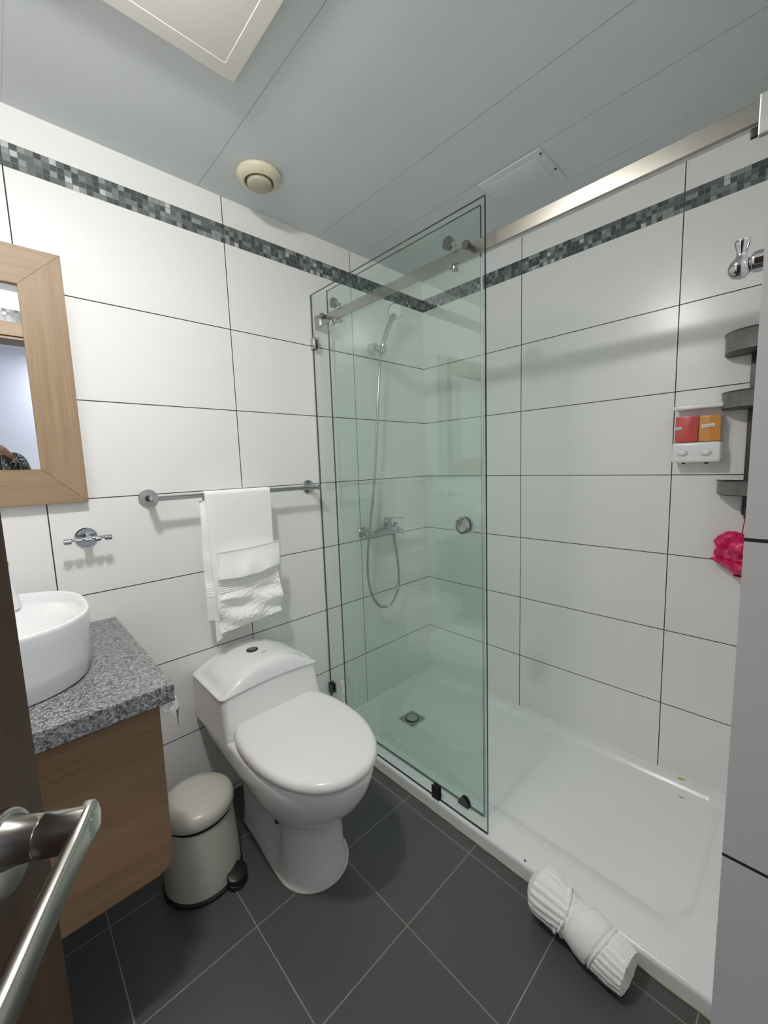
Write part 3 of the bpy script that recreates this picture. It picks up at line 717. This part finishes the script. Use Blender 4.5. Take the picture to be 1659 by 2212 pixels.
# main sheet: behind, over the bar and down the front
bm = new()
YB, RB = -0.075, 0.015
def main(u, v):
    # v 0 back bottom -> 1 front bottom
    Lb, Lf = 0.44, 0.46; arc = PI*RB; L = Lb+arc+Lf; s = v*L
    x = XL + (XR-XL)*u
    if s < Lb:
        z = 1.208-(Lb-s); y = YB+RB; k = (Lb-s)/Lb
        x += -0.012*k
        y += -0.004*k*math.sin(u*6+1) + 0.006*k*nz(x,0,z,9)
        y = min(y + 0.012*k, -0.012)
    elif s < Lb+arc:
        a = (s-Lb)/RB; y = YB+RB*math.cos(a); z = 1.208+RB*math.sin(a)
    else:
        k = (s-Lb-arc)/Lf; z = 1.208-(s-Lb-arc); y = YB-RB + 0.002*k + 0.003*k*nz(x,1,z,11)
        x += 0.010*k*(1-u)
    y -= 0.0035*math.exp(-((u)/0.05)**2)*-1
    return (x, y, z)
grid(bm, 60, 150, main); solid(bm, 0.007)
obj('towel_sheet', bm, M['terry'], tw_, angle=80)
# front flap: folded end with hem, pouch, ribbed band and wrinkled lower part
ZH0, ZH1 = 1.008, 1.016          # hem height left / right
def flap_y(u, v, x, z):
    y = YB-RB-0.030
    hem = 0.0025*math.exp(-((v-0.008)/0.012)**2)
    if v < 0.36:
        k = v/0.36
        pk = 0.5+0.5*math.sin(PI*(u*1.05))
        y -= (0.004+0.022*pk)*sstep(0,1,k)*(1-sstep(0.86+0.10*pk,0.90+0.10*pk,k))
        y -= 0.0022*k*math.sin(u*17+0.5)*(1-sstep(0.9,1,k)); y -= 0.003*nz(x,2,z,22)*k
    elif v < 0.52:
        k = (v-0.36)/0.16
        y += 0.002 - 0.0030*abs(math.sin(k*PI*6))
    else:
        k = (v-0.52)/0.48
        a = 0.008*math.sin((u*1.6+k*2.0)*PI+0.4)*math.sin(k*PI)
        b = 0.006*math.sin((u*2.2-k*3.6)*PI+1.0)*sstep(0,0.2,k)
        c = 0.006*nz(x,3,z,16)*sstep(0,0.15,k)
        d = 0.0022*abs(nz(x*0.7+z,4,z*1.5-x,38))*2
        y += -0.005*math.sin(k*PI) - a - b - c + d
    return y - hem
def flx0(v): return -1.279 - 0.010*sstep(0.2,0.6,v) + 0.002*math.sin(v*17)
def flx1(v): return -1.041 - 0.004*v + 0.004*math.sin(v*9+1) + 0.006*sstep(0.8,1,v)
layer('folded_flap', flx0, flx1, flap_y, lambda u: 0.712+0.030*u**0.7*0.5-0.005*math.sin(u*5), lambda u: ZH0+(ZH1-ZH0)*u-0.004*math.sin(u*PI), 0.006, M['towel_flat'], 130, 260)
# back tail with ribs, left of the flap
bm = new()
def tail(u, v):
    z = 1.19-(1.19-0.752)*v; x = -1.305-0.006*v+0.030*u
    y = -0.066+0.010*u*0 - 0.004*math.sin(v*9) - 0.006*nz(x,5,z,14)
    k = (z-0.838)/0.05
    if 0 < k < 1: y -= 0.0025*abs(math.sin(k*PI*5))
    return (x, y+(-0.012)*u, z)
grid(bm, 14, 170, tail); solid(bm, 0.006); obj('rear_tail', bm, M['terry'], tw_, angle=80)
bm = new()
grid(bm, 12, 30, lambda u, v: (-1.293+0.030*u*(1-0.3*v), -0.088-0.0015*abs(math.sin(v*PI*7)), 0.755-0.085*v+0.010*u)); solid(bm, 0.003)
obj('hem_corner', bm, M['towel_flat'], tw_, angle=80)

# ------------------------------------------------------------------ rolled towel beside the tray
rw = thing('rolled_towel', (-0.82,-1.2,0), 'twisted rolled white towel lying on the floor against the shower tray', 'towel')
A = Vector((-0.803,-1.058,0.076)); B = Vector((-0.838,-1.318,0.056)); ax = (B-A); Ln = ax.length; axd = ax.normalized()
sx = Vector((1,0,0)); sx = (sx-axd*sx.dot(axd)).normalized(); sz = sx.cross(axd); sz = -sz if sz.z < 0 else sz
def rollp(t, th):
    # th: 0 = +x (towards the tray), pi/2 = up, pi = towards the room
    r = 0.057
    r *= (0.25+0.75*min(1, (t/0.10))**0.5) if t < 0.10 else 1
    r *= 1 + 0.10*math.exp(-((t-0.18)/0.12)**2) - 0.10*math.exp(-((t-0.47)/0.07)**2) + 0.06*math.exp(-((t-0.68)/0.10)**2)
    if t > 0.90: r *= 1-0.10*(t-0.90)/0.10
    a = th
    # diagonal edge of the ribbed end piece
    e1 = 0.36+0.10*math.sin(a-0.9)
    g = t-e1
    if g < 0: # ribs run lengthwise, slightly oblique
        r += 0.0015*math.sin((a*19 + t*10)) * sstep(0.03,0.12,t) + 0.004*sstep(-0.05,-0.005,g)
    elif g < 0.03: r -= 0.006*(1-g/0.03)
    e2 = 0.50+0.09*math.sin(a+1.2)
    r -= 0.005*math.exp(-((t-e2)/0.010)**2); r += 0.003*math.exp(-((t-e2-0.02)/0.014)**2)
    e2 = 0.44+0.06*math.sin(a+1.2)
    if g > 0.03: r -= 0.0030*math.exp(-((t-e2)/0.008)**2)
    e3 = 0.74+0.05*math.sin(a+0.3); r -= 0.006*math.exp(-((t-e3)/0.010)**2)
    e4 = 0.775+0.05*math.sin(a+0.3); r -= 0.003*math.exp(-((t-e4)/0.007)**2)
    if t > e4: r += 0.0013*math.sin(a*22) - 0.002
    if t > e4 and t < 0.97: r -= 0.004*math.exp(-((a-(PI*0.62))/0.10)**2)
    c = A+ax*t
    p = c + sx*(r*math.cos(a)*0.98) + sz*(r*math.sin(a)*0.98)
    p += Vector((1,1,1))*0.0012*noise.noise(p*90)
    # sag: rest on the floor, press against the tray
    if p.z < 0.0012: p.z = 0.0012
    if p.x > XF-0.002 and p.z < ZT+0.002: p.x = XF-0.002
    return p
bm = new(); NTt = 220; NA = 150
rings = [[rollp(i/(NTt-1), 2*PI*k/NA) for k in range(NA)] for i in range(NTt)]
c2 = sum((Vector(p) for p in rings[-1]), Vector())/NA
for q, dd in ((0.85,-0.002),(0.55,-0.012),(0.1,-0.014)):
    rings.append([c2 + (Vector(p)-c2)*q + axd*dd*(1+0.4*math.sin(3*(2*PI*i/NA))) for i, p in enumerate(rings[NTt-1])])
loft(bm, rings); obj('towel_roll', bm, M['terry'], rw, angle=80)

# ------------------------------------------------------------------ soap dispenser
dp = thing('soap_dispenser', (0,-1.268,1.265), 'white wall dispenser with red and amber liquid on the shower wall', 'soap dispenser')
ya, yb_ = -1.336, -1.200
def rbox(bm, a, b, r, seg=3): box(bm, a, b, r, seg)
bm = new(); rbox(bm, (-0.072,ya,1.265), (-0.001,yb_,1.334), 0.010, 4); obj('pump_body', bm, M['white_p'], dp, angle=50)
bm = new(); box(bm, (-0.008,ya+0.002,1.334), (-0.001,yb_-0.002,1.448)); obj('back_plate', bm, M['white_p'], dp, smooth=False)
bm = new(); box(bm, (-0.066,ya+0.003,1.3345), (-0.0085,yb_-0.003,1.446), 0.004); obj('clear_tank', bm, M['clear_p'], dp)
ym_ = -1.272
bm = new(); box(bm, (-0.062,ym_+0.0015,1.336), (-0.012,yb_-0.006,1.424), 0.002); obj('red_liquid', bm, M['red'], dp)
bm = new(); box(bm, (-0.062,ya+0.006,1.336), (-0.012,ym_-0.0015,1.421), 0.002); obj('amber_liquid', bm, M['amber'], dp)
bm = new(); rbox(bm, (-0.069,ya,1.4465), (-0.001,yb_,1.462), 0.006, 4); obj('top_cap', bm, M['white_p'], dp, angle=50)
for y in (-1.232, -1.296):
    bm = new(); lathe(bm, [(0.0155,0),(0.016,0.004),(0.013,0.009),(0.006,0.011),(0,0.011)], (-0.0715,y,1.300), (-1,0,0), 30)
    for v in bm.verts: v.co.z = 1.300+(v.co.z-1.300)*0.72
    b_ = obj('push_button', bm, M['white_p'], dp, angle=50)
    bm = new(); lathe(bm, [(0.006,0),(0.005,-0.005),(0,-0.005)], (-0.045,y,1.265), (0,0,1), 14); obj('nozzle', bm, M['blackp'], dp)
def label_card(txt, y0, y1, z0, z1, tilt):
    bm = new(); x = -0.0668
    bmesh.ops.create_grid(bm, x_segments=1, y_segments=1, size=0.5)
    for v in bm.verts:
        yy = y0+(v.co.x+0.5)*(y1-y0); zz = z0+(v.co.y+0.5)*(z1-z0)+tilt*(v.co.x)
        v.co = (x, yy, zz)
    solid(bm, 0.0004)
    lb = obj('paper_label', bm, M['label'], dp, smooth=False)
    cu = bpy.data.curves.new('t', 'FONT'); cu.body = txt; cu.size = 0.0052; cu.align_x = 'CENTER'; cu.align_y = 'CENTER'; cu.shear = 0.35; cu.extrude = 0.00012; cu.offset = 0.00006
    to_ = bpy.data.objects.new('t', cu); C.objects.link(to_)
    dg = bpy.context.evaluated_depsgraph_get(); me = bpy.data.meshes.new_from_object(to_.evaluated_get(dg))
    bpy.data.objects.remove(to_)
    bm = new(); bm.from_mesh(me)
    wtx = max(v.co.x for v in bm.verts)-min(v.co.x for v in bm.verts); s = min(1, abs(y1-y0)*0.86/wtx)
    for v in bm.verts:
        X, Y_ = v.co.x*s, v.co.y
        v.co = (-0.0675+v.co.z, (y0+y1)/2 - X, (z0+z1)/2 + Y_ + tilt*(-X/(y0-y1)*-1))
    obj('handwriting', bm, M['ink'], lb, smooth=False)
label_card('Gel de ducha', -1.316, -1.281, 1.383, 1.393, -0.003)
label_card('Shampoo', -1.226, -1.2035, 1.380, 1.389, -0.001)

# ------------------------------------------------------------------ wall caddy and the pink bag
cd = thing('shower_caddy', (0,-1.41,1.08), 'smoky grey three-tier shower caddy on the shower wall', 'shower caddy')
bm = new(); box(bm, (-0.014,-1.440,1.085), (-0.001,-1.392,1.69), 0.003); obj('post', bm, M['caddy_dark'], cd)
def dtray(z0, z1, cy=-1.412, hw=0.088, dep=0.115):
    def ring(z, k, ins=0):
        pts = [( -max(0.001, (dep*k-ins)*abs(math.sin(a))**0.8), cy+(hw*k-ins)*math.cos(a), z) for a in [PI*i/30 for i in range(31)]]
        pts += [(-0.0012, cy-(hw*k-ins)+2*(hw*k-ins)*i/8, z) for i in range(1, 8)]
        return pts
    bm = new()
    loft(bm, [ring(z0,0.97),ring(z0,0.99),ring(z1-0.003,1.0),ring(z1,1.015),ring(z1,0.985),ring(z0+0.004,0.965),ring(z0+0.004,0.4)])
    tr_ = obj('tray', bm, M['caddy'], cd, angle=50)
    bm = new(); P = ring(z1, 1.0); tube(bm, [(x-0.0005, y, z1+0.0005) for x, y, z in P[:31]], 0.0022, 8); obj('tray_rim', bm, M['caddy_dark'], tr_)
    bm = new(); loft(bm, [ring(z0-0.0032,0.955),ring(z0-0.0002,0.965)]); obj('tray_base', bm, M['caddy_dark'], tr_)
dtray(1.612,1.672); dtray(1.438,1.487); dtray(1.158,1.202)
bm = new(); box(bm, (-0.03,-1.425,1.072), (-0.001,-1.400,1.11), 0.004); obj('hook', bm, M['caddy_dark'], cd)
pb = thing('pink_bag', (-0.05,-1.39,0.87), 'crumpled pink plastic bag hanging by a cord under the caddy', 'bag')
bm = new(); N1, N2 = 60, 70
rings = []
for i in range(N1):
    t = i/(N1-1); z = 1.030-0.150*t
    pr = math.sin(PI*min(1,(t+0.03)))**0.55 if t < 0.97 else 0.25
    rg = []
    for k in range(N2):
        a = 2*PI*k/N2
        p = Vector((math.cos(a), math.sin(a), t*2.2))
        n1 = noise.noise(p*1.3+Vector((3.3,1.7,0))); n2 = noise.noise(p*3.4); n3 = abs(noise.noise(p*6.0))
        rr = pr*(0.050+0.030*n1+0.005*n2-0.003*n3+0.004*math.sin(a*4+t*3)) - 0.010*math.exp(-((t-0.66)/0.03)**2) + 0.006*math.exp(-((t-0.73)/0.04)**2)
        yc = -1.385 - 0.012*t
        rg.append((min(-0.0015, -0.046+rr*0.80*math.cos(a)), yc+rr*1.15*math.sin(a), z-0.022*rr/0.05*math.sin(a)*-1*0.35+0.002*n2))
    rings.append(rg)
loft(bm, rings); obj('bag_film', bm, M['pink'], pb, angle=28)
bm = new()
for s_, e_ in (((-0.034,-1.406,1.078),(-0.036,-1.400,1.018)), ((-0.034,-1.422,1.078),(-0.036,-1.412,1.018))): tube(bm, smooth_curve([s_, ((s_[0]+e_[0])/2, (s_[1]+e_[1])/2+0.001, (s_[2]+e_[2])/2), e_], 4), 0.0016, 8)
tube(bm, [(-0.034,-1.406,1.078),(-0.033,-1.414,1.0805),(-0.034,-1.422,1.078)], 0.0016, 8)
obj('cord', bm, M['pink_cord'], pb)

# ------------------------------------------------------------------ chrome robe hook on the near wall
rh = thing('robe_hook', (-1.035,-1.512,1.552), 'chrome robe hook with rounded knob sticking out past the near tiled wall edge', 'robe hook')
HX, HZ = -1.035, 1.552
bm = new(); lathe(bm, [(0.024,0.0),(0.024,0.003),(0.015,0.008),(0.0135,0.012),(0.0135,0.033),(0.0125,0.036),(0.009,0.038),(0.0055,0.0405),(0.0055,0.046)], (HX,-1.5115,HZ), (0,1,0), 30); obj('mount', bm, M['chrome'], rh)
bm = new(); lathe(bm, [(0.001,-0.0125),(0.007,-0.0105),(0.0115,-0.005),(0.0125,0.0),(0.0112,0.006),(0.007,0.0115),(0.0055,0.014),(0.0055,0.019),(0.0075,0.025),(0.0088,0.029),(0.0080,0.032),(0.001,0.0325)], (HX,-1.4625,HZ-0.003), (0,-0.05,1), 30); [setattr(v, 'co', Vector((HX,-1.4625,HZ-0.003))+(v.co-Vector((HX,-1.4625,HZ-0.003)))*1.12) for v in bm.verts]; obj('peg', bm, M['chrome'], rh)

# ------------------------------------------------------------------ ceiling things
ve = thing('ceiling_vent', (-1.062,-0.192,H), 'round cream extractor vent on the ceiling', 'vent')
bm = new(); lathe(bm, [(0.060,0),(0.072,-0.001),(0.075,-0.006),(0.071,-0.016),(0.058,-0.026),(0.050,-0.028),(0.046,-0.022),(0.046,-0.004)], (-1.062,-0.192,H-0.0002), seg=48); obj('outer_ring', bm, M['cream'], ve, angle=60)
bm = new(); lathe(bm, [(0.016,-0.001),(0.016,-0.016),(0.036,-0.018),(0.040,-0.024),(0.040,-0.034),(0.036,-0.038),(0,-0.039)], (-1.062,-0.192,H), seg=44); obj('centre_disc', bm, M['cream_dark'], ve, angle=60)
bm = new(); lathe(bm, [(0.047,-0.0005),(0.047,-0.002),(0,-0.002)], (-1.062,-0.192,H), seg=40); obj('dark_throat', bm, M['rubber'], ve)
hc_ = thing('ceiling_hatch', (-0.34,-0.77,H), 'small flush access hatch with rusty screws in the ceiling over the shower', 'hatch')
bm = new(); box(bm, (-0.447,-0.886,H-0.004), (-0.238,-0.652,H-0.0003), 0.0035, 2); obj('hatch_frame', bm, M['ceiling'], hc_)
bm = new(); box(bm, (-0.418,-0.858,H-0.0058), (-0.268,-0.680,H-0.0042), 0.0006); obj('hatch_panel', bm, M['ceiling'], hc_)
for p in ((-0.425,-0.877),(-0.318,-0.879)):
    bm = new(); lathe(bm, [(0.0045,0),(0.004,-0.0025),(0,-0.003)], (*p,H-0.004), seg=12); obj('rusty_screw', bm, M['rust'], hc_)
cl = thing('ceiling_light', (-1.56,-0.75,H), 'square cream ceiling fixture plate with raised border, cut by the photo top', 'ceiling light')
bm = new()
a0, a1, b0, b1 = -1.872,-1.270,-1.070,-0.470
def sqr(ins, z): return [(a0+ins,b0+ins,z),(a1-ins,b0+ins,z),(a1-ins,b1-ins,z),(a0+ins,b1-ins,z)]
loft(bm, [sqr(0,H-0.0003),sqr(0.0,H-0.012),sqr(0.004,H-0.016),sqr(0.040,H-0.016),sqr(0.0415,H-0.0152),sqr(0.30,H-0.0152)])
obj('border_plate', bm, M['panel'], cl, angle=20)
bm = new(); lathe(bm, [(0.030,0),(0.030,-0.012),(0.022,-0.018)], (LAMP[0],LAMP[1],H-0.011), seg=36); obj('lamp_base', bm, M['white_p'], cl)
bm = new(); bmesh.ops.create_icosphere(bm, subdivisions=2, radius=BULB_R, matrix=Matrix.Translation(LAMP) @ Matrix.Diagonal((1,1,BULB_FLAT,1))); obj('bulb', bm, M['lamp_glow'], cl)

# ------------------------------------------------------------------ door leaf
dd_ = Vector((0.537,0.843,0)).normalized(); dn = Vector((0.843,-0.537,0)).normalized()
fe = Vector((-1.817,-1.063,0))                       # free edge of the visible face
W = 0.66
dr_ = bpy.data.objects.new('door_1', None); C.objects.link(dr_); hinge = fe - dd_*W; dr_.location = (hinge.x, hinge.y, 0); ORG[dr_.name] = Vector((hinge.x,hinge.y,0)); dr_['kind'] = 'structure'
dr_['label'] = 'dark brown wooden door standing open at the left edge'
def dbox(bm, s0, s1, n0, n1, z0, z1, bev=0):
    vs = box(bm, (s0,n0,z0), (s1,n1,z1))
    if bev: pass
    for v in vs: v.co = fe + dd_*v.co.x + dn*v.co.y + Vector((0,0,v.co.z))
bm = new(); dbox(bm, -W, 0.0, -0.040, 0.0, 0.01, 2.03); obj('door_leaf', bm, M['door'], dr_, smooth=False)
PX = 0.996  # height of the lever
def dp_(s, n, z): return fe + dd_*s + dn*n + Vector((0,0,z))
S0 = -0.052
bm = new(); rings = []
for n, k in ((0.0005,1.0),(0.003,1.0),(0.0055,0.93),(0.0065,0.80)):
    rings.append([dp_(S0+0.031*k*math.cos(a), n, PX-0.012+0.036*k*math.sin(a)) for a in [2*PI*i/44 for i in range(44)]])
loft(bm, rings)
hd_ = obj('door_handle', bm, M['nickel'], dr_, angle=50)
bm = new(); lathe(bm, [(0.020,0.006),(0.0175,0.014),(0.0165,0.024),(0.0165,0.0295),(0.0158,0.030),(0.0158,0.0305),(0.0163,0.031),(0.0163,0.062)], dp_(S0,0,PX), dn, 36); obj('handle_neck', bm, M['nickel'], hd_, angle=50)
# lever: a flat bar bending back towards the hinge
bm = new(); rings = []
lv_ = smooth_curve([dp_(S0+0.017,0.061,PX-0.001), dp_(S0-0.002,0.062,PX-0.001), dp_(S0-0.035,0.064,PX-0.004), dp_(S0-0.075,0.067,PX-0.008), dp_(S0-0.112,0.070,PX-0.012), dp_(S0-0.140,0.072,PX-0.014)], 8)
for i, p in enumerate(lv_):
    t = i/(len(lv_)-1); hz = 0.0168*(1-sstep(0.05,0.35,t)) + 0.0125*sstep(0.05,0.35,t); hn = 0.0055+0.0015*sstep(0.2,1,t)
    if t < 0.08: hz *= math.sqrt(max(0.05, 1-(1-t/0.08)**2))
    rings.append([p + dn*(hn*math.copysign(abs(math.cos(a))**0.45, math.cos(a))) + Vector((0,0,hz*math.copysign(abs(math.sin(a))**0.45, math.sin(a)))) for a in [2*PI*k/24 for k in range(24)]])
loft(bm, rings); obj('lever', bm, M['nickel'], hd_, angle=60)
bm = new(); lathe(bm, [(0.0085,0.0),(0.0085,0.0012),(0,0.0014)], dp_(S0+0.001,0.0665,PX), dn, 24)
kc = obj('key_cylinder', bm, M['steel'], hd_)
# ------------------------------------------------------------------ person taking the picture, seen in the mirror
pr = thing('person', (-1.86,-2.02,0), 'person in a black and white checked knit sweater holding a phone, reflected in the mirror', 'person')
def skin(name, verts, edges, m, parent, root=0, sub=2):
    me = bpy.data.meshes.new(name); org = ORG[parent.name]
    me.from_pydata([tuple(Vector(v[:3])-org) for v in verts], edges, [])
    o = bpy.data.objects.new(name, me); C.objects.link(o); o.parent = parent; ORG[o.name] = org
    sm = o.modifiers.new('skin', 'SKIN'); sm.use_smooth_shade = True
    for i, v in enumerate(verts):
        r = v[3]; sv = me.skin_vertices[0].data[i]; sv.radius = (r, r) if not isinstance(r, tuple) else r; sv.use_root = (i == root)
    ss = o.modifiers.new('sub', 'SUBSURF'); ss.levels = sub; ss.render_levels = sub
    me.materials.append(m); return o
px, py = -1.88, -2.02
hand = (-1.752,-1.612,1.440)
body = [(px,py,0.92,.080),(px,py+.01,1.10,.080),(px,py+.01,1.28,.085),(px,py,1.385,.050),(px,py,1.47,.052),(px,py+.015,1.55,.062),(px,py+.025,1.63,.088),(px,py+.02,1.71,.070),
        (px+.14,py+.01,1.36,.036),(px+.215,py+.16,1.25,.034),(-1.688,-1.775,1.292,.030),(hand[0]+.006,hand[1]-.028,hand[2]-.022,.024),(*hand,.022),
        (px-.14,py+.01,1.36,.036),(px-.195,py+.15,1.20,.034),(px-.10,py+.36,1.24,.034),(px-.045,py+.42,1.27,.024),(px-.035,py+.445,1.285,.022),
        (px+.078,py,.80,.060),(px+.10,py+.01,.50,.050),(px+.10,py-.02,.10,.042),(px+.10,py+.09,.035,.036),
        (px-.078,py,.80,.060),(px-.10,py+.01,.50,.050),(px-.10,py-.02,.10,.042),(px-.10,py+.09,.035,.036)]
ed = [(0,1),(1,2),(2,3),(3,4),(4,5),(5,6),(6,7),(3,8),(8,9),(9,10),(10,11),(11,12),(3,13),(13,14),(14,15),(15,16),(16,17),(0,18),(18,19),(19,20),(20,21),(0,22),(22,23),(23,24),(24,25)]
# fingers of the right hand curl round the top of the phone; the left hand holds its lower end
base = len(body)
def finger(hi, root, mid, tip, r=.0088):
    n = len(body); body.append((*root, r)); body.append((*mid, r*.95)); body.append((*tip, r*.8)); ed.extend([(hi,n),(n,n+1),(n+1,n+2)])
for k, (dz, ln) in enumerate(((0.020,1.0),(0.006,1.08),(-0.008,1.0),(-0.021,0.82))):
    finger(12, (hand[0]-.026,hand[1]+.010,hand[2]+dz), (hand[0]-.026-.024*ln,hand[1]+.020,hand[2]+dz+.002), (hand[0]-.026-.040*ln,hand[1]+.004,hand[2]+dz))
finger(12, (hand[0]-.010,hand[1]-.012,hand[2]+.020), (hand[0]-.028,hand[1]-.016,hand[2]+.030), (hand[0]-.046,hand[1]-.014,hand[2]+.032), .0095)
lh_ = (px-.035,py+.445,1.285)
for k, dz in enumerate((0.018,0.005,-0.008,-0.020)):
    finger(17, (lh_[0]+.012,lh_[1]+.006,lh_[2]+dz), (lh_[0]+.036,lh_[1]+.000,lh_[2]+dz), (lh_[0]+.050,lh_[1]-.010,lh_[2]+dz), .0085)
pb_ = skin('body', body, ed, M['skin'], pr)
def oval(z, rx, ry, cy=0.0, N=40): return [(px+rx*math.copysign(abs(math.cos(a))**0.85, math.cos(a)), py+cy+ry*math.sin(a), z) for a in [2*PI*k/N for k in range(N)]]
bm = new()
loft(bm, [oval(0.86,.150,.122),oval(0.865,.156,.128),oval(0.95,.150,.124),oval(1.05,.142,.118),oval(1.18,.152,.122,.005),oval(1.30,.172,.122,.005),oval(1.38,.180,.108),oval(1.425,.150,.085),oval(1.455,.095,.068),oval(1.475,.070,.062),oval(1.480,.062,.056)])
sho = [(px+.13,py,1.385),(px+.19,py+.07,1.31),(px+.225,py+.17,1.25),(-1.685,-1.78,1.29),(hand[0]+.045,hand[1]-.075,hand[2]-.060),(hand[0]+.018,hand[1]-.042,hand[2]-.036)]
c_ = smooth_curve(sho, 6); tube(bm, c_, [0.072-0.036*(k/(len(c_)-1))**0.8 for k in range(len(c_))], 20)
shl = [(px-.13,py,1.385),(px-.185,py+.07,1.29),(px-.20,py+.15,1.20),(px-.15,py+.26,1.21),(px-.10,py+.36,1.24),(px-.068,py+.40,1.258)]
c_ = smooth_curve(shl, 6); tube(bm, c_, [0.072-0.036*(k/(len(c_)-1))**0.8 for k in range(len(c_))], 20)
obj('sweater', bm, M['knit'], pr, angle=60)
bm = new()
loft(bm, [oval(0.74,.150,.115,-.005),oval(0.80,.158,.120),oval(0.90,.146,.116),oval(0.97,.135,.108)])
for sg in (1, -1):
    c_ = smooth_curve([(px+sg*.078,py,.84),(px+sg*.085,py,.70),(px+sg*.10,py+.01,.50),(px+sg*.10,py-.005,.28),(px+sg*.10,py-.01,.07)], 6)
    tube(bm, c_, [0.092-0.034*(k/(len(c_)-1)) for k in range(len(c_))], 22)
obj('trousers', bm, M['denim'], pr, angle=60)
bm = new(); bmesh.ops.create_uvsphere(bm, u_segments=28, v_segments=18, radius=1.0)
for v in bm.verts:
    x, y, z = v.co; v.co = (px+x*0.098, py-0.012+y*0.112-(0.02 if z < 0 else 0), 1.690+z*(0.088 if z > 0 else 0.10))
    if v.co.y > py+0.055: v.co.y = py+0.055; v.co.z = max(v.co.z, 1.70)
obj('hair', bm, M['hair'], pr)
bm = new()
fy = py+0.108
bm.free()
for s in (-1, 1):
    bm = new(); m4 = Matrix.Translation((px+s*0.031, fy-0.006, 1.655)); bmesh.ops.create_uvsphere(bm, u_segments=12, v_segments=8, radius=0.011, matrix=m4)
    obj('eye', bm, M['ceramic'], pr)
bm = new(); tube(bm, [(px,fy-0.012,1.655),(px,fy+0.006,1.625),(px,fy+0.010,1.612)], [0.007,0.010,0.012], 10); obj('nose', bm, M['skin'], pr)
bm = new(); tube(bm, smooth_curve([(px-0.024,fy-0.012,1.588),(px,fy-0.002,1.585),(px+0.024,fy-0.012,1.588)], 5), 0.005, 8); obj('mouth', bm, mat('lips', (0.30,0.09,0.08), 0.5), pr)
# phone held upside down just behind the lens position
ph = thing('phone', (-1.815,-1.585,1.36), 'black phone held up by the person in the checked sweater', 'phone')
bm = new(); box(bm, (-1.853,-1.606,1.275), (-1.779,-1.598,1.430), 0.003, 3)
obj('phone_body', bm, M['phone'], ph)
